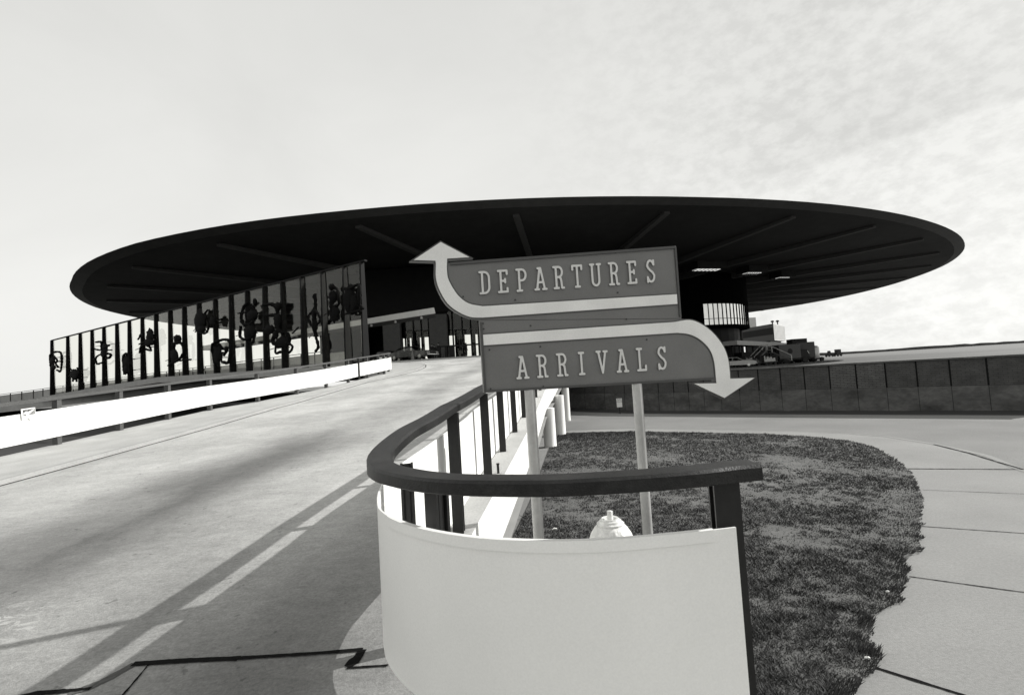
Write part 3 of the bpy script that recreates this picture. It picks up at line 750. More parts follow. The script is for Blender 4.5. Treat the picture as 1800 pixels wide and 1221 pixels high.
# glass screen with tapering fins
SA = Vector((-11.14, 35.0)); SB = Vector((-63.95, 67.0))
scr = thing('glass_screen', 'long glass windscreen on tall tapering dark fins left of the terminal', 'screen', (SA.x, SA.y, 2.9))
sd = (SB-SA).normalized(); sn = Vector((sd.y, -sd.x)); sn = sn if sn.y < 0 else -sn      # towards the ramp
SL = (SB-SA).length
def ztop_s(t): return 10.27+(10.05-10.27)*t
fin_px = [643,612,573,536,501,469,438,409,381,352,326,301,276,252,229,207,184,163,142,120,92]
ft = []
for px in fin_px:
    q = onplane(px, 600, SA, SB); ft.append((Vector((q.x, q.y))-SA).dot(sd))
for t in ft:
    c = SA+sd*t; zb = interp(DZ, c.y)+.0; zt = ztop_s(t/SL); b = MB()
    lo, hi = .27, .15; w = .085
    vs = []
    for z, h in ((zb, lo), (zt, hi)):
        for u, s_ in ((-w, -h), (w, -h), (w, h), (-w, h)):
            p = c+sd*u+sn*(s_+.05); vs.append((p.x, p.y, z))
    b.hexa(vs); b.build('fin', 'fin', scr, bevel=0)
for i in range(len(ft)-1):
    t0, t1 = ft[i]+.09, ft[i+1]-.09; a = SA+sd*t0; c = SA+sd*t1; b = MB(); z0 = interp(DZ, a.y)+.3; z1 = interp(DZ, c.y)+.3
    o_ = sn*.008
    b.hexa([(a.x, a.y, z0), (c.x, c.y, z1), (c.x+o_.x, c.y+o_.y, z1), (a.x+o_.x, a.y+o_.y, z0)]+[(a.x, a.y, ztop_s(t0/SL)-.05), (c.x, c.y, ztop_s(t1/SL)-.05), (c.x+o_.x, c.y+o_.y, ztop_s(t1/SL)-.05), (a.x+o_.x, a.y+o_.y, ztop_s(t0/SL)-.05)])
    b.build('pane', 'glass', scr)
b = MB(); a = SA; c = SB; b.sweep([(a.x, a.y, ztop_s(0)), (c.x, c.y, ztop_s(1))], [(-.12,-.05),(.12,-.05),(.12,.06),(-.12,.06)]); b.build('head_rail', 'fin', scr)

# parapet and handrail along the deck edge behind the screen
pp = [(0,693.2,72.5),(60,685.3,69.8),(130,675,66),(230,661,61),(340,646.5,56),(460,630.5,50.5),(530,622,46),(608,614,41)]
pw = [atd(*q) for q in pp]; pw = [pw[0]+(pw[0]-pw[1])*1.5]+pw
pr = thing('deck_parapet', 'grey parapet with thin handrail running behind the fins of the glass screen', 'parapet', (pw[5].x, pw[5].y, pw[5].z-1.1))
b = MB(); b.sweep([(p.x, p.y, p.z-2.6) for p in pw], [(-.08,0),(.08,0),(.08,2.42),(-.08,2.42)]); b.build('panel', 'parapet', pr)
b = MB(); b.tube([(p.x, p.y, p.z) for p in pw], .035, 6); b.build('handrail', 'fin', pr)
tot = 0; k = 0
for i in range(len(pw)-1):
    a, c = pw[i], pw[i+1]; n_ = max(1, int((c-a).length/2.1))
    for j in range(n_):
        p = a.lerp(c, j/n_); b = MB(); b.tube([(p.x, p.y-.1, p.z-1.15), (p.x, p.y-.1, p.z)], .06, 6); b.build('post', 'fin', pr)

# far right: glazed lounge on columns, finger building
LC = (26.7, 95.0); LR = 14.0
lg = thing('departure_lounge', 'round glazed lounge raised on thin columns under the right of the oval roof', 'building', (LC[0], LC[1], .6))
def arc(a0, a1, n, r): return [(LC[0]+r*cos(a0+(a1-a0)*i/n), LC[1]+r*sin(a0+(a1-a0)*i/n)) for i in range(n+1)]
b = MB(); P = arc(0, 2*pi, 64, LR-.3); b.strip([(x, y, 7.2) for x, y in P], [(x, y, ZR-.5) for x, y in P]); b.build('core_wall', 'black_wall', lg)
b = MB(); P = arc(0, 2*pi, 64, LR+.15); b.strip([(x, y, 11.1) for x, y in P], [(x, y, ZR-.5) for x, y in P]); b.build('upper_band', 'black_wall', lg)
b = MB(); b.strip([(x, y, 7.2) for x, y in P], [(x, y, 7.65) for x, y in P]); b.add([(x, y, 7.2) for x, y in P[:-1]], [tuple(range(64))]); b.build('floor_band', 'black_wall', lg)
sa = None
g0 = atd(1237, 560, 84)
best = min((abs(atan2(LC[0]+LR*cos(a)-0, LC[1]+LR*sin(a)) - atan2(g0.x, g0.y)), a) for a in [-pi/2+ -1.2 + i*.01 for i in range(200)] if LC[1]+LR*sin(a) < LC[1])
aw = best[1]
nb = 34
for i in range(nb):
    a0 = aw+i*(.7*pi)/nb; a1 = a0+(.7*pi)/nb
    b = MB(); P = arc(a0+.004, a1-.004, 2, LR); b.strip([(x, y, 7.65) for x, y in P], [(x, y, 11.1) for x, y in P]); b.build('window', 'window', lg)
    x, y = LC[0]+(LR+.06)*cos(a0), LC[1]+(LR+.06)*sin(a0); b = MB(); b.obox((x, y), (cos(a0), sin(a0)), .05, .03, 7.65, 11.1); b.build('mullion', 'fin', lg)
b = MB(); P = arc(aw, aw+.7*pi, 40, LR+.05); b.strip([(x, y, 8.6) for x, y in P], [(x, y, 8.68) for x, y in P]); b.build('transom', 'fin', lg)
for px, dd in ((1253,88),(1276,86),(1296,89),(1304,94)):
    p = atd(px, 600, dd); b = MB(); b.tube([(p.x, p.y, .6), (p.x, p.y, 7.5)], .26, 12); b.build('column', 'pier', lg)
b = MB(); P = arc(0, 2*pi, 40, LR-1.6); b.strip([(x, y, .6) for x, y in P], [(x, y, 7.5) for x, y in P]); b.build('ground_floor_wall', 'dark_wall', lg)

fb = thing('finger_building', 'two-storey gate building with a dark window band beyond the lounge', 'building', (85, 176, .6))
p0 = atd(1360, 580, 170); z1 = atd(1360, 568.5, 170).z; z0 = atd(1360, 598, 170).z
pl_ = atd(1300, 580, 190); pr_ = atd(1379, 580, 186)
def wallq(mb, A, B, za, zb): mb.add([(A.x, A.y, za), (B.x, B.y, za), (B.x, B.y, zb), (A.x, A.y, zb)], [(0,1,2,3)])
back = Vector((pl_.x+pr_.x-p0.x, pl_.y+pr_.y-p0.y))
b = MB(); fl = [(p0.x, p0.y), (pr_.x, pr_.y), (back.x, back.y), (pl_.x, pl_.y)]
b.hexa([(x, y, z0) for x, y in fl]+[(x, y, z1) for x, y in fl]); b.build('upper_storey', 'mid_wall', fb)
n1_ = Vector((p0.y-pl_.y, -(p0.x-pl_.x), 0)).normalized(); n1_ = n1_ if n1_.y < 0 else -n1_
b = MB(); A_ = Vector((p0.x, p0.y, 0))+n1_*.06; B1 = Vector((pl_.x, pl_.y, 0))+n1_*.06; A_ = A_.lerp(B1, .02); wallq(b, A_, B1, z0+2.1, z0+4.4); b.build('window_band', 'dark_wall', fb)
n2_ = Vector((pr_.y-p0.y, -(pr_.x-p0.x), 0)).normalized(); n2_ = n2_ if n2_.y < 0 else -n2_
b = MB(); A_ = Vector((p0.x, p0.y, 0))+n2_*.05; B1 = Vector((pr_.x, pr_.y, 0))+n2_*.05; wallq(b, A_, B1, z0, z1); b.build('end_wall', 'light_wall', fb)
b = MB()
for k in range(9):
    q = A_.lerp(B1, (k+.5)/9)+n2_*.03; wallq(b, q, q+(B1-A_)*.05, z0+.3, z1-.3)
b.build('fluting', 'parapet', fb)
b = MB(); ce = (Vector(fl[0])+Vector(fl[2]))/2; fl2 = [(ce.x+(x-ce.x)*.8, ce.y+(y-ce.y)*.8) for x, y in fl]; b.hexa([(x, y, .6) for x, y in fl2]+[(x, y, z0-.003) for x, y in fl2]); b.build('lower_storey', 'dark_wall', fb)
q0 = atd(1317, 565, 190); q1 = atd(1329, 565, 190); zt = atd(1320, 558, 190).z
b = MB(); b.box(q0.x, q1.x, 190, 195, z1-1, zt); b.build('plant_room', 'light_wall', fb)
for px in (1360, 1369):
    p = atd(px, 565, 177); b = MB(); b.lathe([(.2, z1), (.2, z1+1.0), (.55, z1+1.05), (.55, z1+1.5), (.1, z1+1.7)], (p.x, p.y+1), 10); b.build('roof_vent', 'truck_dark', fb)

# covered walkway in front of it
w0 = atd(1283, 603, 80); w1 = atd(1372, 607, 92)
cw = thing('covered_walkway', 'raised covered walkway with pale ribbed side running from the lounge to the gate', 'walkway', (w0.x, w0.y, .6))
b = MB(); b.sweep([w0, w1], [(-1.2,-.35),(1.2,-.35),(1.2,.35),(-1.2,.35)]); b.build('deck', 'light_wall', cw)
for k in range(8):
    p = w0.lerp(w1, (k+.3)/8); b = MB(); b.box(p.x-.12, p.x+.12, p.y-.12, p.y+.12, .6, p.z-.35); b.build('post', 'truck_dark', cw)
wa = atd(1355, 600, 90); wb = atd(1378, 603, 94)
b = MB(); b.tube([(wa.x, wa.y, wa.z), (wb.x, wb.y, wb.z)], .06, 6)
for k in range(8):
    p = wa.lerp(wb, k/7); b.tube([(p.x, p.y, p.z-1.2), (p.x, p.y, p.z)], .06, 6)
b.build('railing', 'light_wall', cw)

# ================================================================== FENCES
def i_post(h, fw=.09, dp=.075):
    b = MB()
    b.box(-fw/2, fw/2, -dp/2, -dp/2+.014, 0, h); b.box(-fw/2, fw/2, dp/2-.014, dp/2, 0, h); b.box(-.014, .014, -dp/2+.014, dp/2-.014, 0, h)
    b.box(-fw/2+.012, -.014, -.012, .012, 0, h-.004); b.box(.014, fw/2-.012, -.012, .012, 0, h-.004)
    return b
# --- curved barrier round the nose of the ramp
nose = [(.895,2.095),(.79,2.085),(.645,2.05),(.395,2.03),(.08,2.04),(-.155,2.10),(-.34,2.17),(-.50,2.275),(-.635,2.405),(-.75,2.545),(-.835,2.71),(-.875,2.86),(-.875,3.0),(-.845,3.2),(-.79,3.42),(-.735,3.65),(-.665,4.1),(-.61,4.7),(-.56,5.65),(-.50,6.6),(-.36,8.2),(-.19,10.1),(.18,14.3),(.82,19),(2.1,28),(3.3,36),(4.8,44)]
nf = thing('curved_barrier', 'white panelled barrier with dark handrail curving round the nose of the ramp', 'barrier', (-.3, 2.3, 0))
def rise(y): return max(0, R(y)-R(2.75))
RZ = [(2.0,0),(2.7,0),(3.3,.12),(4,.21),(5.63,.305)]+[(y, R(y)) for y in (6.6,7.5,8.6,10,11.5,14,16.7,20,26,35,44)]
def rz(y): return interp(RZ, y)
cp = curve_pts([(x, y, 0) for x, y in nose], .06)
cp = [p for i, p in enumerate(cp) if p.y < 6 or i % 6 == 0]
path = [Vector((p.x, p.y, 1.115+rz(p.y))) for p in cp]
b = MB(); b.sweep(path, [(-.07,.006),(-.064,0),(.064,0),(.07,.006),(.07,.052),(.058,.064),(-.058,.064),(-.07,.052)]); b.build('handrail', 'rail_dark', nf, smooth=40)
pnl = [(.775,2.03),(.68,2.015),(.56,2.0),(.33,1.98),(.11,1.99),(-.12,2.045),(-.31,2.125),(-.52,2.27),(-.70,2.455),(-.85,2.70),(-.915,2.95),(-.905,3.2),(-.86,3.45),(-.80,3.72),(-.735,4.1),(-.665,4.9),(-.62,5.9),(-.40,8.2),(-.23,10.1),(.08,14.3),(.7,19),(2.0,28),(3.2,36),(4.7,44)]
cp2 = curve_pts([(x, y, 0) for x, y in pnl], .06); cp2 = [p for i, p in enumerate(cp2) if p.y < 6 or i % 6 == 0]
b = MB(); b.sweep([Vector((p.x, p.y, .18+rz(p.y))) for p in cp2], [(-.005,0),(.005,0),(.005,.76),(-.005,.76)]); o = b.build('panel', 'panel_paint', nf, smooth=40)
# rolled lip along the top edge of the front sheet, stopping short of the end
def arcs(P): 
    out = [0]
    for i in range(1, len(P)): out.append(out[-1]+(P[i]-P[i-1]).length)
    return out
al = arcs(cp2); lip = [p for p, s_ in zip(cp2, al) if .055 < s_ < 1.75]
b = MB(); b.sweep([Vector((p.x, p.y, .18+.755+rz(p.y)-.038)) for p in lip], [(-.012,0),(.012,.001),(.013,.046),(-.012,.046)]); b.build('lip', 'panel_paint', o, smooth=40)
posts = [(.768,2.105,0,0,.105,1.1),(-.475,2.37,-.75,0,.09,1.1),(-.77,3.0,-1.35,0,.085,1.1)]
for x, y, rot, off, w, hh in posts:
    b = i_post(1.112+.05, w); c, s_ = cos(rot), sin(rot)
    b.v = [(x+vx*c-vy*s_, y+vx*s_+vy*c, vz-.05) for vx, vy, vz in b.v]; b.build('post', 'post_dark', nf)
ry = [3.99, 5.45, 6.8, 8.2, 9.7, 11.2, 12.8, 14.4, 16, 18, 20, 22, 24, 26, 28, 30, 32, 34, 36, 38, 40, 42]
for y in ry:
    x = interp([(a[1], a[0]) for a in nose[12:]], y)+.045; h = rz(y)+1.117
    b = i_post(h-(R(y)+.2), .085); b.v = [(x+vx, y+vy, vz+R(y)+.2) for vx, vy, vz in b.v]; b.build('post', 'post_dark', nf)
# --- left fence of the ramp
LF = [(-8,-10.75),(8,-10.75),(15,-10.72),(16.8,-10.5),(18.06,-9.85),(20.6,-8.85),(24.2,-8.12),(26.6,-7.62),(27.4,-7.65),(28.2,-8.0),(28.7,-8.7)]
lf = thing('ramp_fence', 'long low white panelled fence with dark rail along the left of the ramp', 'fence', (-10.75, 10, .6))
lp = curve_pts([(x, y, 0) for y, x in LF], .5)
b = MB(); b.sweep([Vector((p.x, p.y, R(p.y)+1.02)) for p in lp], [(-.05,0),(.05,0),(.05,.065),(-.05,.065)]); b.build('handrail', 'rail_mid', lf)
b = MB(); b.sweep([Vector((p.x+.06, p.y, R(p.y)+.20)) for p in lp], [(-.012,0),(.012,0),(.012,.62),(-.012,.62)]); b.build('panel', 'white_paint', lf)
al = arcs(lp); tgt = []
s0 = next(s_ for p, s_ in zip(lp, al) if p.y >= 10.88)
s_ = s0-1.72*8
while s_ < al[-1]: tgt.append(s_); s_ += 1.72
tgt.append(al[-1]-.05)
for s_ in tgt:
    i = max(1, next((k for k in range(len(al)) if al[k] >= s_), len(al)-1)); t = (s_-al[i-1])/max(1e-6, al[i]-al[i-1]); p = lp[i-1].lerp(lp[i], t)
    if p.y < 5: continue
    b = MB(); b.box(p.x-.09, p.x+.03, p.y-.055, p.y+.055, R(p.y)-.15, R(p.y)+1.02); b.build('post', 'post_dark' if 0 else 'rail_mid', lf)
b = MB(); q = Vector((-10.75+.075, 0, 0)); p = Vector((-8.12+.12, 24.2)); 
s_ = next(k for k in range(len(lp)) if lp[k].y > 23.4); p = lp[s_]; b.box(p.x+.05, p.x+.12, p.y-.05, p.y+.05, R(p.y)+.05, R(p.y)+1.05); b.build('joint_post', 'post_dark', lf)

# torn poster on the fence panel
pc = onplane(49, 727, (-10.66, 0), (-10.66, 20)); ps = thing('torn_poster', 'small torn poster with dark picture stuck on the white ramp fence', 'poster', (pc.x, pc.y, pc.z-.13))
def onp(px, py, dx): q = onplane(px, py, (-10.66, 0), (-10.66, 20)); return (q.x+dx, q.y, q.z)
b = MB()
def sheet(px, dx, th=.003):
    A = [onp(x, y, dx) for x, y in px]; B2 = [(p[0]-th, p[1], p[2]) for p in A]; n = len(A); tr = tessellate_polygon([[Vector(p) for p in A]])
    b.add(A+B2, [tuple(t) for t in tr]+[tuple(n+i for i in t) for t in tr]+[(i, (i+1)%n, n+(i+1)%n, n+i) for i in range(n)])
sheet([(36,719),(61,715.5),(63,734),(55,735),(54,738),(50,735.5),(38,738)], .008); b.build('sheet', 'paper', ps)
b = MB(); sheet([(39.5,721),(55,718.5),(60,717.5),(61,727),(41,731)], .012); b.build('picture', 'ink_soft', ps)
b = MB(); sheet([(39.3,720.6),(46,719.6),(44,722),(39.6,724.5)], .016); sheet([(48,719.4),(56,718),(50,722.3),(47.5,722.2)], .016); b.build('dark_shape', 'ink', ps)
b = MB(); sheet([(39.6,726.5),(44,723),(47,724),(57,719),(58,720),(50,727),(47,730.5),(44.5,730.8),(43.5,727.5),(40,728)], .020); b.build('pale_shape', 'paper', ps)

# columns under the ramp
colp = None
for i, (px, py, dia, lab) in enumerate(((969,785,.36,'stout round white column under the ramp nearest the lawn edge'),(987,764,.36,'middle of three round white columns beneath the ramp edge'),(997,735,.36,'farthest round white column under the ramp beside the dark underpass'))):
    h = hitg(px, py, G)
    if colp is None:
        b = MB(); b.lathe([(.185,-.1),(.185,.02),(.18,.03),(.18,1.35)], (0,0), 28); colp = b.build('ramp_column', 'white_paint', None, smooth=40, local=True); o = colp
    else:
        o = colp.copy(); COL.objects.link(o)
    o.location = (h.x-.02, h.y, h.z); o.scale = (1, 1, (R(h.y)-.34-h.z)/1.35)
    tag(o, lab, 'column', 'round columns under the ramp edge')

# ================================================================== DIRECTION SIGN
S0, S1 = (-.40, 4.15), (1.25, 4.645)
sg = thing('direction_sign', 'big two-tier DEPARTURES and ARRIVALS sign with curling white arrows on two poles', 'sign', (.45, 4.15, G(4.15)))
sdir = Vector((S1[0]-S0[0], S1[1]-S0[1], 0)).normalized(); snrm = Vector((sdir.y, -sdir.x, 0))
def to_uv(px, py):
    q = onplane(px, py, S0, S1); return ((q-Vector((S0[0], S0[1], 0))).dot(sdir), q.z)
def s3(u, v, d): p = Vector((S0[0], S0[1], 0))+sdir*u+snrm*d; return (p.x, p.y, v)      # d > 0 towards the viewer
def poly(px): return [to_uv(*p) for p in px]
def smoothpoly(px, corners):    # Catmull-Rom between listed corner indices
    return px
def inset(pl, w):
    n = len(pl); ar = sum(pl[i][0]*pl[(i+1)%n][1]-pl[(i+1)%n][0]*pl[i][1] for i in range(n)); sg_ = 1 if ar > 0 else -1; out = []
    for i in range(n):
        a = Vector(pl[i-1]); b_ = Vector(pl[i]); c = Vector(pl[(i+1)%n]); d1 = (b_-a).normalized(); d2 = (c-b_).normalized()
        n1 = Vector((-d1.y, d1.x))*sg_; n2 = Vector((-d2.y, d2.x))*sg_; m = (n1+n2); m = m/max(.35, m.length_squared)*2 if m.length > 1e-6 else n1
        out.append(tuple(b_+m*w))
    return out
up_board = poly([(787,463.5),(836,459),(1185,433.5),(1194.6,560),(841.5,563.2),(826,560.4),(805,552),(784,536),(770,512),(765,489)])
lo_board = poly([(841.5,563.8),(1193,560.6),(1207.8,562),(1228.7,569),(1249.7,584.5),(1266,607),(1275,630.7),(1278,664),(1253,667),(849.4,689.6)])
def arcpts(px, idx0, idx1, k=4):
    seg = [Vector((*p, 0)) for p in px[idx0:idx1+1]]; out = []
    for i in range(len(seg)-1):
        a = seg[i-1] if i else seg[0]*2-seg[1]; b_ = seg[i]; c = seg[i+1]; d = seg[i+2] if i+2 < len(seg) else seg[-1]*2-seg[-2]
        for j in range(k):
            t = j/k; out.append(.5*((2*b_)+(c-a)*t+(2*a-5*b_+4*c-d)*t*t+(3*b_-3*c+d-a)*t**3))
    out.append(seg[-1]); return [(p.x, p.y) for p in out]
o1 = [(763,465),(763,489),(768.7,510),(784,536),(805,552),(826,560.4),(846,561.4)]
i1 = [(847,537),(823,532),(805,518),(790.4,494.4),(787,478.6),(787,462)]
a1 = [(773.4,425),(719,461),(762.6,462.4)]+arcpts(o1,0,6)+[(1188.5,537),(1187.3,516)]+arcpts(i1,0,5)+[(787.2,458.5),(831,455.6)]
o2 = [(1180,564.6),(1207.8,561),(1228.7,568),(1249.7,583.5),(1268,607),(1277,630.7),(1280.2,655)]
i2 = [(1252.6,664),(1249.7,636),(1241.8,615),(1226,599),(1207.8,590),(1186.8,587.4)]
a2 = [(845,586.6)]+arcpts(o2,0,6)+[(1280.6,663.4),(1325.7,662.6),(1269.4,701),(1211.7,673),(1253.4,671.3)]+arcpts(i2,0,5)+[(846.8,609.7)]
b = MB(); b.prism(up_board, s3, -.006, .03); ub = b.build('upper_board', 'sign_grey', sg)
b = MB(); b.prism(lo_board, s3, -.008, .027); lb = b.build('lower_board', 'sign_grey', sg)
for P_, dd in ((a1, .036), (a2, .033)):
    pu = poly(P_); b = MB(); b.prism(pu, s3, -.022, dd); ar = b.build('arrow', 'sign_trim', sg)
    b = MB(); b.prism(inset(pu, .011), s3, dd-.003, dd+.004); b.build('arrow_face', 'sign_white', ar)
# thin trim bars along board edges
def bar(mb, p, q, w, d0, d1):
    a = Vector(to_uv(*p)); c = Vector(to_uv(*q)); d = (c-a).normalized(); n = Vector((-d.y, d.x))*w/2
    mb.prism([tuple(a-n), tuple(c-n), tuple(c+n), tuple(a+n)], s3, d0, d1)
b = MB(); bar(b, (790,465.5), (1182,436.5), .022, .03, .044); bar(b, (1183,436), (1192,558), .020, .03, .042); b.build('trim', 'sign_trim', ub)
b = MB(); bar(b, (852,687.5), (1252,664.8), .020, .027, .041); bar(b, (844,567), (851.5,686), .020, .027, .039); b.build('trim', 'sign_trim', lb)
# raised slab-serif letters, cut from signed-distance strokes
H = .5
def arc2(cx, cy, rx, ry, a0, a1, n=10): return [(cx+rx*cos(radians(a0+(a1-a0)*i/n)), cy+ry*sin(radians(a0+(a1-a0)*i/n))) for i in range(n+1)]
def serif(x, y, w=.10): return [(x-w, y), (x+w, y)]
GL = {
 'D': [[(.1,0),(.1,1)], [(-.02,0),(.2,0)]+arc2(.2,.28,.24,.28,-90,0,6)+arc2(.2,.72,.24,.28,0,90,6)+[(-.02,1)]],
 'E': [[(.1,0),(.1,1)], [(-.02,0),(.42,0),(.42,.16)], [(-.02,1),(.42,1),(.42,.84)], [(.1,.52),(.32,.52)], [(.32,.44),(.32,.60)]],
 'P': [[(.1,0),(.1,1)], serif(.1,0,.12), [(-.02,1),(.24,1)]+arc2(.24,.74,.2,.26,90,-90,8)+[(.1,.48)]],
 'A': [[(.04,0),(.22,1),(.26,1),(.44,0)], [(.1,.33),(.38,.33)], serif(.04,0,.09), serif(.44,0,.09), [(.12,1),(.26,1)]],
 'R': [[(.1,0),(.1,1)], serif(.1,0,.11), [(-.02,1),(.24,1)]+arc2(.24,.76,.18,.24,90,-90,8)+[(.1,.52)], [(.24,.52),(.34,.44),(.36,.3),(.38,.0),(.48,0)]],
 'T': [[(.24,0),(.24,1)], serif(.24,0,.11), [(.0,.82),(.0,1),(.48,1),(.48,.82)]],
 'U': [[(.06,1),(.06,.22)]+arc2(.24,.22,.18,.22,180,360,10)+[(.42,1)], serif(.06,1,.09), serif(.42,1,.09)],
 'S': [arc2(.23,.75,.17,.25,20,180,8)+[(.09,.68),(.2,.54),(.33,.44),(.41,.30)]+arc2(.23,.26,.18,.26,0,-160,8), [(.41,.80),(.41,1.0)], [(.05,0),(.05,.22)]],
 'I': [[(.2,0),(.2,1)], serif(.2,0,.12), serif(.2,1,.12)],
 'V': [[(.05,1),(.24,0),(.43,1)], serif(.05,1,.09), serif(.43,1,.09)],
 'L': [[(.1,0),(.1,1)], serif(.1,1,.12), [(-.02,0),(.42,0),(.42,.2)]],
}
def sdf(x, y, st, h):
    m = 9
    for s_ in st:
        for (ax, ay), (bx, by) in zip(s_, s_[1:]):
            px, py, dx, dy = x-ax, y-ay, bx-ax, by-ay; L2 = dx*dx+dy*dy; t = max(0, min(1, (px*dx+py*dy)/L2)) if L2 else 0
            m = min(m, hypot(px-t*dx, py-t*dy))
    return m-h
def glyph_mesh(ch):
    st = [[(a, b_*1.0) for a, b_ in s_] for s_ in GL[ch]]; th = .052; n = .025
    x0, x1, y0, y1 = -.14, .62, -.1, 1.1; NXX = int((x1-x0)/n)+1; NYY = int((y1-y0)/n)+1
    F = [[sdf(x0+i*n, y0+j*n, st, th) for j in range(NYY+1)] for i in range(NXX+1)]
    faces = []; edges = []
    def ip(p, fp, q, fq): t = fp/(fp-fq); return (p[0]+(q[0]-p[0])*t, p[1]+(q[1]-p[1])*t)
    for i in range(NXX):
        for j in range(NYY):
            c = [((x0+i*n, y0+j*n), F[i][j]), ((x0+(i+1)*n, y0+j*n), F[i+1][j]), ((x0+(i+1)*n, y0+(j+1)*n), F[i+1][j+1]), ((x0+i*n, y0+(j+1)*n), F[i][j+1])]
            if all(q[1] >= 0 for q in c): continue
            pts = []
            for k in range(4):
                (p, fp), (q, fq) = c[k], c[(k+1)%4]
                if fp < 0: pts.append((p, 0))
                if (fp < 0) != (fq < 0): pts.append((ip(p, fp, q, fq), 1))
            if len(pts) >= 3:
                faces.append([p for p, _ in pts])
                for k in range(len(pts)):
                    if pts[k][1] and pts[(k+1)%len(pts)][1]: edges.append((pts[k][0], pts[(k+1)%len(pts)][0]))
    return faces, edges
gcache = {}
def put_word(word, first, last, board, dd):      # (base px, top px) of the first and of the last letter
    for i, ch in enumerate(word):
        if ch not in gcache: gcache[ch] = glyph_mesh(ch)
        fc, ed = gcache[ch]; t = i/(len(word)-1); b = MB()
        lp2 = lambda A, B: (A[0]+(B[0]-A[0])*t, A[1]+(B[1]-A[1])*t)
        pb, pt = lp2(first[0], last[0]), lp2(first[1], last[1])
        o = Vector(to_uv(*pb)); ht = to_uv(*pt)[1]-o.y
        o2 = Vector(to_uv(pb[0]+30, pb[1]-30*(first[0][1]-last[0][1])/(last[0][0]-first[0][0]))); base = (o2-o).normalized()
        def T(p, d): q = o+base*((p[0]-.24)*ht*.96)+Vector((0, p[1]*ht)); return s3(q.x, q.y, d)
        b.k = 0
        for f in fc: b.add([T(p, dd+.016) for p in f], [tuple(range(len(f)))])
        b.k = 1
        for p, q in ed: b.add([T(p, dd-.001), T(q, dd-.001), T(q, dd+.016), T(p, dd+.016)], [(0,1,2,3)])
        lo = b.build('letter', ['letter_face', 'letter_side'], board); lo['label'] = 'raised letter ' + ch
M['letter_side'] = mat('letter_side', .20, .5, .1, 30)
put_word('DEPARTURES', ((852,516.5),(850,480)), ((1141,496.5),(1138.5,460)), ub, .03)
put_word('ARRIVALS', ((917,664),(915,627.5)), ((1161,648),(1158.5,611)), lb, .027)
# bolts
for px, py, B3, dd in ((847.7,569,lb,.027),(848.8,578.5,lb,.027),(931,573,lb,.027),(1083,515,ub,.03),(1098,561.5,ub,.03),(948,609.5,lb,.027),(859,615,lb,.027),(861,683,lb,.027),(953,679,lb,.027),(813,522.5,ub,.03),(904,528,ub,.03),(1079,446,ub,.03),(1134,597,lb,.027)):
    u, v = to_uv(px, py); b = MB(); b.prism([(u+.0075*cos(2*pi*k/10), v+.0075*sin(2*pi*k/10)) for k in range(10)], s3, dd, dd+.006); b.build('bolt', 'bolt', B3)
for px, top_px in ((935, 685), (1124, 674)):
    u, v = to_uv(px-5, 670); p = s3(u, v, -.0); ztop_ = to_uv(px-5, top_px)[1]
    b = MB(); b.tube([(p[0], p[1]+.0, G(p[1])-.1), (p[0], p[1], ztop_)], .045, 20);
    b.build('pole', 'pole', sg, smooth=40)

# ================================================================== SMALL THINGS NEAR BY
# fire hydrant
hp = atd(1071.5, 897, 3.72); hz = G(3.72)
hy = thing('fire_hydrant', 'old white-painted fire hydrant on the lawn behind the curved barrier', 'hydrant', (hp.x, hp.y, hz))
HT = hp.z-hz
def rib(a, z): return 1+.022*(1 if (a*16/(2*pi)) % 1 < .35 else 0) if HT-.29 < z+hz < HT else 1
b = MB(); b.lathe([(.15,0),(.15,.03),(.105,.05),(.10,HT-.36),(.125,HT-.355),(.15,HT-.34),(.15,HT-.31),(.118,HT-.30)], (0,0), 40); b.v = [(x*1.12, y*1.12, z) for x, y, z in b.v]; b.build('barrel', 'hydrant', hy, smooth=35, local=True)
b = MB(); zz = HT
b.lathe([(.148,zz-.295),(.150,zz-.25),(.145,zz-.21),(.130,zz-.165),(.108,zz-.125),(.085,zz-.098)], (0,0), 96, ripple=lambda a, z: 1+.028*max(0, sin(a*16))**2); b.v = [(x*1.12, y*1.12, z) for x, y, z in b.v]; b.build('bonnet', 'hydrant', hy, smooth=50, local=True)
b = MB(); b.lathe([(.088,zz-.100),(.089,zz-.088),(.075,zz-.080),(.071,zz-.068),(.060,zz-.062),(.056,zz-.052),(.038,zz-.056),(.036,zz-.07)], (0,0), 40); b.v = [(x*1.12, y*1.12, z) for x, y, z in b.v]; b.build('collar', 'hydrant', hy, smooth=30, local=True)
b = MB(); b.lathe([(.026,zz-.065),(.024,zz-.05),(.0235,zz-.006),(.019,zz)], (0,0), 5); b.build('operating_nut', 'hydrant', hy, local=True, bevel=.004)
for a, r_ in ((-pi/2,.075),(0,.055),(pi,.055)):
    b = MB(); c = Vector((cos(a), sin(a), 0)); p = Vector((0,0,HT-.44)); b.tube([p+c*.08, p+c*.17, p+c*.172, p+c*.20], [r_*.9, r_*.9, r_*1.15, r_*1.1], 20); b.tube([p+c*.20, p+c*.225], .016, 5); b.build('outlet', 'hydrant', hy, smooth=35, local=True)
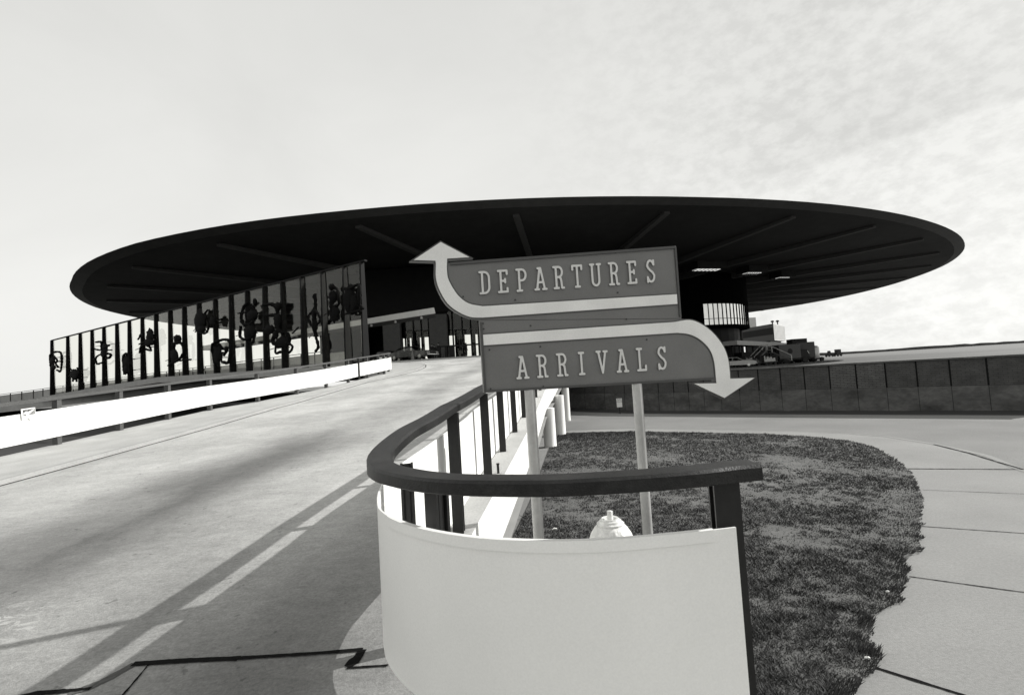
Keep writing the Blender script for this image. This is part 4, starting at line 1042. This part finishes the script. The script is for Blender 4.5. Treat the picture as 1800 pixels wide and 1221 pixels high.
# scraps on the lawn and stub pipe on the ledge
for i, (px, py, s_, lab) in enumerate(((975,934,.028,'crumpled white paper scrap on the grass behind the barrier'),(1526,1165,.013,'pale scrap of litter near the lawn edge by the footway'),(1561,1046,.012,'small pale scrap on the lawn near the right kerbless edge'))):
    h = hitg(px, py, G); b = MB(); rn = random.Random(i)
    b.ball((h.x, h.y, h.z+.03), s_, 7, 5, (1.2, .8, .5)); b.v = [(a+rn.uniform(-.3,.3)*s_, c+rn.uniform(-.3,.3)*s_, d+rn.uniform(-.2,.2)*s_) for a, c, d in b.v]
    tag(b.build('paper_scrap', 'paper'), lab, 'litter')
h = hitg(876, 832, R, .22); b = MB(); b.tube([(h.x, h.y, h.z), (h.x, h.y, h.z+.10)], .014, 10); b.tube([(h.x, h.y, h.z+.1), (h.x, h.y, h.z+.115)], .018, 10)
tag(b.build('pipe_stub', 'post_dark'), 'short dark pipe stub standing on the ramp ledge', 'pipe')
# small no-parking sign before the retaining wall
h = hitg(1090, 727, G, -.11); sp_ = thing('parking_sign', 'small white notice on a short post in front of the dark retaining wall', 'sign', (h.x, h.y, h.z))
z0 = atd(1090, 715.3, h.y).z; z1 = atd(1089, 699.8, h.y).z; hw = .145*h.y/27*1.0
b = MB(); b.box(h.x-.03, h.x+.03, h.y, h.y+.04, h.z, z1-.05); b.build('post', 'post_dark', sp_)
b = MB(); b.box(h.x-hw, h.x+hw, h.y-.02, h.y-.003, z0, z1); pl2 = b.build('plate', 'paper', sp_)
def text(body, size, loc, mname, parent, rot=(pi/2,0,0)):
    c = bpy.data.curves.new('lettering', 'FONT'); c.body = body; c.size = size; c.align_x = 'CENTER'; c.extrude = .002
    t = bpy.data.objects.new('tmp', c); COL.objects.link(t); dg = bpy.context.evaluated_depsgraph_get(); me = bpy.data.meshes.new_from_object(t.evaluated_get(dg)); bpy.data.objects.remove(t)
    me.materials.clear(); me.materials.append(M[mname]); o = bpy.data.objects.new('lettering', me); COL.objects.link(o); o.rotation_euler = rot
    o.parent = parent; pw_ = Vector((0,0,0)); q = parent
    while q: pw_ += q.location; q = q.parent
    o.location = Vector(loc)-pw_; return o
hh = z1-z0
text('NO', .13, (h.x, h.y-.023, z1-.23*hh), 'ink', pl2); text('PARKING', .075, (h.x, h.y-.023, z1-.43*hh), 'ink', pl2)

# ================================================================== PEOPLE, CAR, CONES AT THE ENTRANCE
def person(loc, rotz, lab, height=1.75, pose=0, group=None):
    t = thing('person', lab, 'person', loc, rotz, group)
    k = height/1.75
    J = {'pel':(0,0,.95,.145),'wa':(0,0,1.1,.135),'ch':(0,.01,1.33,.165),'ne':(0,0,1.5,.06),'he':(0,-.015,1.57,.075),'hd':(0,-.02,1.66,.10),'ht':(0,-.01,1.73,.07),
         'sl':(.2,0,1.42,.07),'el':(.26,.03,1.14,.05),'wl':(.25,-.08,.9,.035),'fl':(.25,-.1,.82,.03),
         'sr':(-.2,0,1.42,.07),'er':(-.27,.02,1.14,.05),'wr':(-.2 if pose else -.26,-.2 if pose else -.06,1.02 if pose else .9,.035),'fr':(-.16 if pose else -.26,-.27 if pose else -.08,1.05 if pose else .82,.03),
         'hl':(.1,0,.88,.10),'kl':(.11,-.02,.48,.07),'al':(.12,.02,.09,.05),'tl':(.13,-.15,.04,.04),
         'hr':(-.1,0,.88,.10),'kr':(-.12,-.03,.48,.07),'ar':(-.13,.03,.09,.05),'tr':(-.15,-.14,.04,.04)}
    E_ = [('pel','wa'),('wa','ch'),('ch','ne'),('ne','he'),('he','hd'),('hd','ht'),('ch','sl'),('sl','el'),('el','wl'),('wl','fl'),('ch','sr'),('sr','er'),('er','wr'),('wr','fr'),('pel','hl'),('hl','kl'),('kl','al'),('al','tl'),('pel','hr'),('hr','kr'),('kr','ar'),('ar','tr')]
    names = list(J); me = bpy.data.meshes.new('body'); me.from_pydata([tuple(q*k for q in J[n][:3]) for n in names], [(names.index(a), names.index(c)) for a, c in E_], [])
    o = bpy.data.objects.new('body', me); COL.objects.link(o)
    sk = o.modifiers.new('skin', 'SKIN'); sk.use_smooth_shade = True
    for i, n in enumerate(names): me.skin_vertices[0].data[i].radius = (J[n][3]*k*(1.1 if n in ('ch','pel') else 1), J[n][3]*k*(.75 if n in ('ch','pel','wa') else 1))
    me.skin_vertices[0].data[0].use_root = True
    o.modifiers.new('sub', 'SUBSURF').levels = 1; o.modifiers['sub'].render_levels = 1
    me.materials.append(M['cloth']); dg = bpy.context.evaluated_depsgraph_get(); m2 = bpy.data.meshes.new_from_object(o.evaluated_get(dg)); bpy.data.objects.remove(o)
    m2.materials.clear(); m2.materials.append(M['cloth']); m2.materials.append(M['skin'])
    for p in m2.polygons:
        c = p.center
        p.material_index = 1 if (c.z > 1.5*k or (abs(c.x) > .18*k and c.z < .9*k and c.z > .75*k)) else 0
    bo = bpy.data.objects.new('body', m2); COL.objects.link(bo); bo.parent = t
    b = MB(); b.ball((0, .012*k, 1.70*k), .108*k, 12, 8, (1, 1.05, .85)); b.build('hair', 'cloth', t, smooth=60, local=True)
    return t
def g3(px, py, d): q = atd(px, py, d); return (q.x, q.y, deck_z(q.x, q.y))
PD = 56.5
person(g3(760.5, 632, PD), .5, 'man in a dark suit at the left of a pair talking before the entrance pier', 1.78, 0)
person(g3(772, 631.5, PD), -.7, 'man in a dark suit with one arm raised, right of the pair by the pier', 1.85, 1)
person(g3(764, 628, 60.5), .1, 'figure in dark clothes standing behind the talking pair', 1.9, 0)
person(g3(820, 626, 58), 1.2, 'figure in dark clothes standing beside the luggage rack', 1.7, 1)
cone = None
for px, py, d, lab in ((725.5, 634, 49.5, 'grey traffic cone in front of the parked dark sedan'), (783.5, 632.5, 55, 'traffic cone standing to the right of the two men')):
    x, y, z = g3(px, py, d)
    if cone is None:
        cone = thing('traffic_cone', lab, 'cone', (x, y, z), 0, 'traffic cones at the entrance')
        b = MB(); b.box(-.22,.22,-.22,.22,0,.04); b.build('base', 'rubber', cone, local=True)
        b = MB(); b.lathe([(.19,.04),(.17,.10),(.06,.95),(.045,.97)], (0,0), 20); b.build('cone_body', 'cone', cone, smooth=40, local=True); c = cone
    else: c = copy_tree(cone); c['label'] = lab
    c.location = (x, y, z)
# luggage rack / long dark stand
x, y, z = g3(810, 632, 54); lr = thing('luggage_rack', 'long dark luggage stand on legs right of the entrance pier', 'rack', (x, y, z))
b = MB(); b.box(-2.4,2.3,-.4,.4,1.25,1.36); b.build('top_board', 'truck_dark', lr, local=True)
for lx, w in ((-2.3,.3),(-1.5,.25),(-.9,.55),(1.6,.08),(2.2,.08)):
    b = MB(); b.box(lx-w/2, lx+w/2, -.3, .3, 0, 1.247); b.build('leg', 'truck_dark', lr, local=True)

def sedan(name, loc, rotz, lab, body='car_dark', roof_m='car_roof', group=None):
    t = thing(name, lab, 'car', loc, rotz, group)
    Lh, Wh = 2.6, .96
    prof = [(-2.6,.45),(-2.6,.72),(-2.45,.88),(-1.5,.94),(-1.0,.96),(1.0,.95),(2.35,.88),(2.6,.76),(2.62,.5),(2.5,.34),(-2.5,.34)]
    b = MB(); n = len(prof); rows = []
    for yy_, s_ in ((-Wh,.97),(-Wh+.08,1.0),(0,1.01),(Wh-.08,1.0),(Wh,.97)): rows.append([(x*s_, yy_, .34+(z-.34)*(s_ if abs(yy_) < Wh else .95)) for x, z in prof])
    vs = [p for r_ in rows for p in r_]; fs = [tuple(range(n-1,-1,-1)), tuple(4*n+i for i in range(n))]
    for i in range(4):
        for k in range(n): fs.append((i*n+k, i*n+(k+1)%n, (i+1)*n+(k+1)%n, (i+1)*n+k))
    b.add(vs, fs); b.build('body', body, t, smooth=35, local=True)
    b = MB(); cab = [(-1.75,.93),(-1.15,1.36),(.35,1.38),(1.0,.94)]
    vs = [(x, -.80 if i in (0,3) else -.66, z) for i, (x, z) in enumerate(cab)]+[(x, .80 if i in (0,3) else .66, z) for i, (x, z) in enumerate(cab)]
    b.add(vs, [(0,1,2,3),(7,6,5,4),(0,4,5,1),(2,6,7,3),(3,7,4,0)]); b.build('glasshouse', 'dim_glass', t, local=True)
    b = MB(); b.hexa([(-1.2,-.68,1.36),(.4,-.68,1.37),(.4,.68,1.37),(-1.2,.68,1.36),(-1.05,-.6,1.43),(.25,-.6,1.44),(.25,.6,1.44),(-1.05,.6,1.43)]); b.build('roof', roof_m, t, smooth=40, local=True)
    for s_ in (-1, 1):
        for (x0, z0_, x1, z1_) in ((-1.75,.93,-1.15,1.37),(1.0,.94,.36,1.38),(-.35,.95,-.35,1.38)):
            b = MB(); b.tube([(x0, .80*s_, z0_), (x1, .67*s_, z1_)], .03, 6); b.build('pillar', body, t, local=True)
    for x in (-1.6, 1.65):
        for s_ in (-1, 1):
            b = MB(); b.tube([(x, s_*.74, .34), (x, s_*.95, .34)], .34, 20); w = b.build('wheel', 'rubber', t, smooth=40, local=True)
            b = MB(); b.tube([(x, s_*.951, .34), (x, s_*.965, .34)], .19, 16); b.build('hubcap', 'chrome', w, local=True)
    b = MB(); b.box(2.58, 2.72, -.95, .95, .40, .52); b.build('bumper', 'chrome', t, local=True, bevel=.03)
    b = MB(); b.box(-2.72, -2.56, -.95, .95, .40, .52); b.build('bumper', 'chrome', t, local=True, bevel=.03)
    b = MB(); b.box(2.6, 2.65, -.5, .5, .56, .72); b.build('grille', 'rail_dark', t, local=True)
    for yy_ in (-.82, -.62, .62, .82):
        b = MB(); b.tube([(2.58, yy_, .64), (2.66, yy_, .64)], .085, 14); b.build('headlight', 'light_wall', t, local=True)
    return t
x, y, z = g3(725, 631, 52); sedan('parked_car', (x, y, z), -.45, 'dark sedan with round headlights parked before the terminal entrance')
x, y, z = g3(686, 628, 57); sedan('parked_car', (x, y, z), -.3, 'second darker car standing behind the sedan, half hidden by the ramp fence end', 'truck_dark', 'car_dark')

# ================================================================== APRON VEHICLES
def gz_(px, d): q = atd(px, 636, d); return (q.x, q.y, .6)
def box_truck(loc, rotz, lab, L_=6.0, Hh=2.9, body='truck_mid', cab=True, disc=False):
    t = thing('service_truck', lab, 'truck', loc, rotz, 'service trucks parked on the apron')
    b = MB(); b.box(-L_/2, L_/2-1.6, -1.15, 1.15, .75, Hh); o = b.build('cargo_box', body, t, local=True, bevel=.06)
    b = MB(); b.box(-L_/2, L_/2, -1.0, 1.0, .5, .747); b.build('chassis', 'rubber', t, local=True)
    b = MB(); q = L_/2; b.hexa([(q-1.55,-1.05,.75),(q,-1.05,.75),(q,1.05,.75),(q-1.55,1.05,.75),(q-1.55,-1.0,2.1),(q-.45,-1.0,2.1),(q-.45,1.0,2.1),(q-1.55,1.0,2.1)]); b.build('cab', 'truck_dark', t, local=True, bevel=.08)
    b = MB(); b.hexa([(q-.03,-.85,1.35),(q-.02,.85,1.35),(q+.01,.85,1.35),(q+.01,-.85,1.35),(q-.42,-.85,2.0),(q-.42,.85,2.0),(q-.38,.85,2.0),(q-.38,-.85,2.0)]); b.build('windscreen', 'window', t, local=True)
    for x in (-L_/2+1.0, L_/2-.9):
        for s_ in (-1, 1):
            b = MB(); b.tube([(x, s_*.75, .45), (x, s_*1.1, .45)], .45, 16); b.build('wheel', 'rubber', t, local=True)
    if disc:
        b = MB(); b.tube([(-.8,-1.152,1.9),(-.8,-1.165,1.9)], .42, 20); b.build('emblem', 'truck_dark', o, local=True)
    return t
box_truck(gz_(1391, 80), .1, 'grey box truck with dark round emblem on its side, beside the walkway', 5.2, 3.0, 'truck_mid', disc=True)
box_truck(gz_(1416, 82), 1.2, 'tall grey box truck second from the right end of the parked row', 5.0, 3.2, 'truck_mid')
box_truck(gz_(1365, 84), .3, 'low dark truck left of the truck with the emblem', 5.0, 2.3, 'truck_dark')
box_truck(gz_(1345, 82), 1.9, 'dark truck parked in shade below the walkway railing', 5.0, 2.4, 'truck_dark')
box_truck(gz_(1322, 80), .2, 'dark truck parked nearest the white car beneath the walkway', 5.0, 2.2, 'truck_dark')
def ladder_stand(px, d, rotz, hgt, lab):
    x, y, z = gz_(px, d); t = thing('boarding_stairs', lab, 'stairs', (x, y, z), rotz, 'wheeled stairs among the trucks')
    b = MB(); b.hexa([(-1.6,-.5,.4),(-1.3,-.5,.4),(-1.3,.5,.4),(-1.6,.5,.4),(1.0,-.5,hgt),(1.3,-.5,hgt),(1.3,.5,hgt),(1.0,.5,hgt)])
    for k in range(9):
        f_ = k/9; b.box(-1.5+2.6*f_, -1.1+2.6*f_, -.49, .49, .45+(hgt-.45)*f_, .5+(hgt-.45)*f_)
    b.build('flight', 'truck_mid', t, local=True)
    for s_ in (-.5, .5):
        b = MB(); b.tube([(-1.4,s_,1.3),(1.2,s_,hgt+.9),(2.0,s_,hgt+.9),(2.0,s_,hgt)], .04, 6); b.tube([(-1.4,s_,.5),(-1.4,s_,1.3)], .04, 6); b.tube([(1.2,s_,hgt),(1.2,s_,hgt+.9)], .04, 6); b.build('handrail', 'light_wall', t, local=True)
    b = MB(); b.box(1.2, 2.1, -.5, .5, hgt-.1, hgt); b.build('platform', 'truck_mid', t, local=True)
    b = MB(); b.box(-1.4, 1.9, -.6, .6, .3, .42); b.tube([(1.8,-.4,.42),(1.8,-.4,hgt-.1)], .06, 6); b.tube([(1.8,.4,.42),(1.8,.4,hgt-.1)], .06, 6); b.build('chassis', 'truck_dark', t, local=True)
    for x_ in (-1.0, 1.5):
        for s_ in (-1, 1):
            b = MB(); b.tube([(x_, s_*.5, .25), (x_, s_*.7, .25)], .25, 12); b.build('wheel', 'rubber', t, local=True)
ladder_stand(1335, 76, .3, 2.3, 'wheeled boarding stairs with pale handrails nearest the white car')
ladder_stand(1374, 77, 2.6, 1.9, 'lower wheeled boarding stairs in front of the truck with the round emblem')
# baggage carts
cart0 = None
for k_, (px, lab) in enumerate(((1308,'loaded baggage cart beside the white car on the apron'),(1320,'second loaded baggage cart to the right of the white car'),(1349,'baggage cart between the two boarding stairs'))):
    x, y, z = gz_(px, 73+k_*.4)
    t = thing('baggage_cart', lab, 'cart', (x, y, z), .15*k_, 'baggage carts on the apron')
    b = MB(); b.box(-1.2,1.2,-.7,.7,.45,.55); b.box(-1.2,-1.15,-.7,.7,.55,1.5); b.box(1.15,1.2,-.7,.7,.55,1.5); b.build('bed', 'truck_mid', t, local=True)
    rn = random.Random(k_); b = MB()
    for q in range(7):
        x0 = -1.05+q*.3; b.box(x0, x0+.26, -.5, -.5+rn.uniform(.4,.9), .552, .552+rn.uniform(.3,.85))
    b.build('load', ('parapet','truck_mid','light_wall')[k_], t, local=True)
    for x_ in (-.8,.8):
        for s_ in (-1,1):
            b = MB(); b.tube([(x_, s_*.6, .22), (x_, s_*.72, .22)], .22, 10); b.build('wheel', 'rubber', t, local=True)
# tank truck
x, y, z = gz_(1431, 83); t = thing('tank_truck', 'pale upright tank trailer at the right end of the truck row', 'truck', (x, y, z), .2, None)
b = MB(); b.lathe([(.85,.55),(.9,.7),(.9,2.3),(.7,2.55),(.2,2.65)], (0,0), 24); b.build('tank', 'tank', t, smooth=40, local=True)
b = MB(); b.box(-1.3,1.3,-.8,.8,.3,.547); b.build('chassis', 'rubber', t, local=True)
b = MB(); b.lathe([(.25,2.65),(.25,2.8),(.3,2.82),(.3,2.86)], (0,0), 12); b.build('hatch', 'truck_dark', t, local=True)
for x_ in (-.85,.85):
    for s_ in (-1,1):
        b = MB(); b.tube([(x_, s_*.6, .35), (x_, s_*.88, .35)], .35, 14); b.build('wheel', 'rubber', t, local=True)
# catering hi-lift: tall dark frame
x, y, z = gz_(1403, 86); t = thing('lift_truck', 'tall dark scissor-lift vehicle rising between the grey box trucks', 'truck', (x, y, z))
b = MB(); b.box(-1.0,1.0,-.9,.9,.5,.9); b.build('chassis', 'rubber', t, local=True)
b = MB(); b.box(-1.2,1.3,-1.0,1.0,2.8,4.0); b.build('platform_box', 'truck_dark', t, local=True)
for s_ in (-1,1):
    b = MB(); b.tube([(-.9,s_*.7,.9),(.9,s_*.7,2.8)], .1, 6); b.tube([(.9,s_*.7,.9),(-.9,s_*.7,2.8)], .1, 6); b.build('scissor_arm', 'truck_mid', t, local=True)
for x_ in (-.7,.7):
    for s_ in (-1,1):
        b = MB(); b.tube([(x_, s_*.6, .4), (x_, s_*.98, .4)], .4, 14); b.build('wheel', 'rubber', t, local=True)
x, y, z = gz_(1292, 70); sedan('white_car', (x, y, z), -.3, 'pale car on the apron just right of the sign above the wall', 'car_pale', 'car_pale')
tug0 = None
for px, lab in ((1458, 'left of two small tractors far out on the apron'), (1473, 'right of two small tractors far out on the apron, with square cab')):
    q = atd(px, 625.5, 215); sq = px > 1465
    t = thing('apron_tractor', lab, 'tractor', (q.x, q.y, .6), .3, 'small tractors far out on the apron')
    b = MB(); b.box(-1.4,1.4,-.8,.8,.5,1.3); b.build('body', 'truck_dark', t, local=True)
    b = MB()
    if sq: b.box(-.9,1.1,-.75,.75,1.3,3.0)
    else: b.hexa([(-.7,-.6,1.3),(.5,-.6,1.3),(.5,.6,1.3),(-.7,.6,1.3),(-.3,-.5,2.6),(.2,-.5,2.6),(.2,.5,2.6),(-.3,.5,2.6)])
    b.build('cab', 'truck_dark', t, local=True)
    for x_ in (-.9,.9):
        for s_ in (-1,1):
            b = MB(); b.tube([(x_, s_*.6, .5), (x_, s_*.95, .5)], .5, 12); b.build('wheel', 'rubber', t, local=True)

# ================================================================== BRONZE SCULPTURES ON THE SCREEN (generic abstract figures)
def sculpture(px, py, w, h, strokes, blobs, lab, rods=((-.5,-1.1),)):
    nn = Vector((sn.x, sn.y, 0)); dd = Vector((sd.x, sd.y, 0)); c = onplane(px, py, SA+sn*.5, SB+sn*.5); D_ = c.y; vv = D_/FPX
    # horizontal picture width to length along the screen
    e = onplane(px+10, py, SA, SB)-onplane(px-10, py, SA, SB); mpx = hypot(e.x, e.y)/20
    hw, hh2 = w/2*mpx, h/2*vv
    t = thing('bronze_figure', lab, 'sculpture', (c.x, c.y, c.z-hh2), 0, 'dark metal figures hung along the glass screen')
    def P(u, v, k=0): q = c-dd*u*hw+nn*k; return (q.x, q.y, q.z+v*hh2)
    b = MB(); rn = random.Random(int(px))
    for st in strokes:
        r_, pts = st[0], st[1:]
        pp_ = [Vector(P(u, v, rn.uniform(-.12,.12))) for u, v in pts]
        pp_ = curve_pts(pp_, .15) if len(pp_) > 2 else pp_
        n = len(pp_); b.tube(pp_, [1.7*r_*(.7+.7*abs(noise.noise(Vector((i*.5, px, 0))))) for i in range(n)], 7)
    for (u, v, ru, rv) in blobs:
        q = Vector(P(u, v)); k1 = len(b.v); b.ball((0,0,0), 1, 14, 10)
        for m_i in range(k1, len(b.v)):
            a_, c_, e_ = b.v[m_i]; f_ = 1+.45*noise.noise(Vector((a_*2.3+px, c_*2.3, e_*2.3)))+.25*noise.noise(Vector((a_*6+px, c_*6, e_*6)))
            w_ = q+dd*a_*f_*ru*hw*1.1+nn*c_*.16+Vector((0, 0, e_*f_*rv*hh2*1.1)); b.v[m_i] = (w_.x, w_.y, w_.z)
    k0 = len(b.v)
    b.v = [(x+.05*noise.noise(Vector((x*3, y*3, z*3))), y, z+.06*noise.noise(Vector((x*3, z*3, 4)))) for x, y, z in b.v]
    b.build('figure', 'bronze', t, smooth=60)
    b = MB()
    for v_, u1 in rods:
        b.tube([P(-.9, v_), P(u1-.9, v_, -.45)], .03, 5); b.tube([P(0, v_, 0), P(0, v_, -.6)], .04, 5)
    b.build('mounting_rod', 'bronze', t)
rods2 = ((.6,2.6),(-.6,2.6))
sculpture(98,637,17,30,[(.09,(-1,-1),(-.9,1),(1,1.0),(.8,-1),(.2,-.9)),(.08,(-.2,.8),(.4,.2),(-.2,-.1),(.5,-.6)),(.07,(-1,.1),(.9,.1))],[(-.7,.3,.5,.4),(-.6,-.5,.5,.3)],'dark openwork metal frame figure at the far left end of the screen',rods2)
sculpture(131,658,16,22,[(.06,(-.3,-.4),(-.3,-1.1)),(.06,(.2,-.4),(.3,-1.2)),(.06,(-.6,.7),(-.8,1.1)),(.06,(.6,.7),(.7,1.0))],[(0,.15,.9,.65),(.1,-.3,.6,.5)],'compact round dark figure hung low, second from the left of the screen',rods2)
sculpture(182,618,30,40,[(.09,(-.9,1),(-.3,.9),(-.1,.4),(.1,-.1),(.7,-.3),(.8,-.6),(.2,-.6)),(.07,(-1,.4),(-.4,.2),(.2,.3),(.6,.5)),(.07,(-.2,-.1),(-.8,-.4),(-1,-.9),(-.5,-1),(.1,-.8)),(.05,(.3,.1),(1,.0))],[(.1,.3,.35,.35),(0,-.1,.3,.3)],'spidery dark figure with bent limbs above the fourth fin',((.6,2.2),))
sculpture(226,641,16,32,[(.09,(-1,-1),(-.9,1),(.3,1),(.3,-.9)),(.07,(-1,-.3),(.3,-.3))],[(-.3,.3,.8,.7),(-.5,-.5,.5,.45)],'solid upright rectangular dark plaque figure left of centre on the screen',rods2)
sculpture(258,600,30,38,[(.07,(-1,.3),(-.8,.8),(-.3,.6),(-.5,.2)),(.07,(-1,-.1),(0,.0),(.9,.2)),(.08,(-.9,-1),(-.8,-.4),(0,-.3),(.4,-.9),(.0,-.7))],[(.4,.5,.4,.5),(.3,-.1,.5,.35)],'dark figure with a looped arm and plume on the left half of the screen')
sculpture(311,617,30,52,[(.10,(.2,.9),(-.3,.5),(-.6,.0),(-.3,-.6),(.3,-.6),(.7,-.1),(.5,.5),(-.2,.55)),(.06,(-1.2,-.9),(-.4,-.7),(.9,-.65),(1.6,-.7))],[(.1,.85,.4,.22),(-.3,-.3,.4,.4)],'dark ring-bodied figure with a hooked head on the middle fins')
sculpture(354,566,24,42,[(.07,(.9,.9),(.4,.6),(.9,-.3),(.7,-1),(-.2,-.9)),(.06,(-1,.6),(-.5,.5)),(.06,(-1,-.7),(-.5,-.6))],[(-.2,.1,.75,.85),(-.1,-.6,.6,.35)],'heavy armoured-looking dark figure hung high beneath the roof edge')
sculpture(379,563,22,20,[(.06,(-1,0),(1,.0)),(.05,(-.3,1),(-.2,-1))],[(-.4,0,.45,.8)],'small dark horizontal figure just right of the heavy one')
sculpture(391,619,28,36,[(.10,(-1,-1),(-1,.9),(.9,1),(.8,-1),(-.2,-.9)),(.09,(-.3,.9),(.0,.3),(.6,.4),(.3,-.4)),(.08,(-1,.1),(.2,-.1))],[(-.6,-.2,.5,.8)],'dark square openwork figure low on the middle of the screen')
sculpture(440,566,36,74,[(.10,(-.2,1),(-.8,.7),(-.9,.2),(-.5,-.1),(.2,.0),(.5,.4),(.1,.8)),(.10,(-.9,-.1),(-1.0,-.6),(-.4,-.8),(.3,-.6),(.2,-.1)),(.08,(-.6,-.7),(.1,-1),(.2,-.6)),(.07,(-1.2,.55),(-.2,.5))],[(.2,.3,.45,.25),(-.1,-.45,.5,.3),(.5,.9,.12,.16)],'tallest coiled dark figure with wheel-like loops near the screen centre')
sculpture(481,562,34,60,[(.10,(-.9,1),(.0,.9),(.4,.5),(.3,0),(.5,-.6),(.9,-.9)),(.09,(-1,.4),(-.2,.3),(.4,.2)),(.08,(-.9,-.5),(-.2,-.7),(.5,-.6))],[(.5,.75,.35,.22),(.4,-.1,.35,.45),(-.5,-.55,.5,.28)],'dark striding figure joined beside the coiled one')
sculpture(497,600,34,40,[(.12,(-.6,.9),(-.9,.2),(-.5,-.3),(.2,-.4),(.6,.1),(.5,.7)),(.08,(-.8,-.2),(-.9,-.9),(-.3,-.9)),(.08,(.6,-.2),(.9,-.6),(.5,-1),(.2,-.6)),(.05,(.9,.6),(1.7,1.0))],[(-.1,-.1,.6,.45),(-.7,.7,.25,.35)],'dark clawed horseshoe-shaped figure hung below the others')
sculpture(553,565,20,104,[(.09,(.2,.95),(.25,.6),(.1,.35)),(.08,(.1,.4),(-.8,.2),(-.6,-.1),(.0,-.1)),(.07,(.2,.4),(.9,.2),(.8,-.0),(.2,-.15)),(.12,(0,.3),(.0,-.2),(-.1,-.5)),(.08,(-.1,-.4),(.4,-.7),(.5,-.9),(-.1,-1))],[(.1,.35,.35,.13),(.0,-.15,.4,.22),(.15,.85,.25,.08)],'slender tall dark figure stretching one arm upward near the right of the screen')
sculpture(586,532,26,66,[(.09,(-.1,.9),(.4,.7),(.9,.3),(.7,-.1),(.3,-.2)),(.12,(-.1,.6),(-.2,-.2),(-.1,-1)),(.1,(.3,-.2),(.4,-.9))],[(-.1,.85,.3,.15),(.0,.3,.5,.3),(.1,-.6,.6,.4)],'robed dark figure with bent raised arm, second from the right end')
sculpture(620,527,30,52,[(.09,(-1,.9),(-.4,.8),(.8,.9),(.9,.2),(.6,-.5)),(.07,(-1,-.9),(.9,-.8)),(.08,(.7,.8),(.6,-.2),(1,-.7))],[(-.4,.1,.6,.85),(.1,-.3,.5,.6)],'bulky dark figure at the right end of the screen')
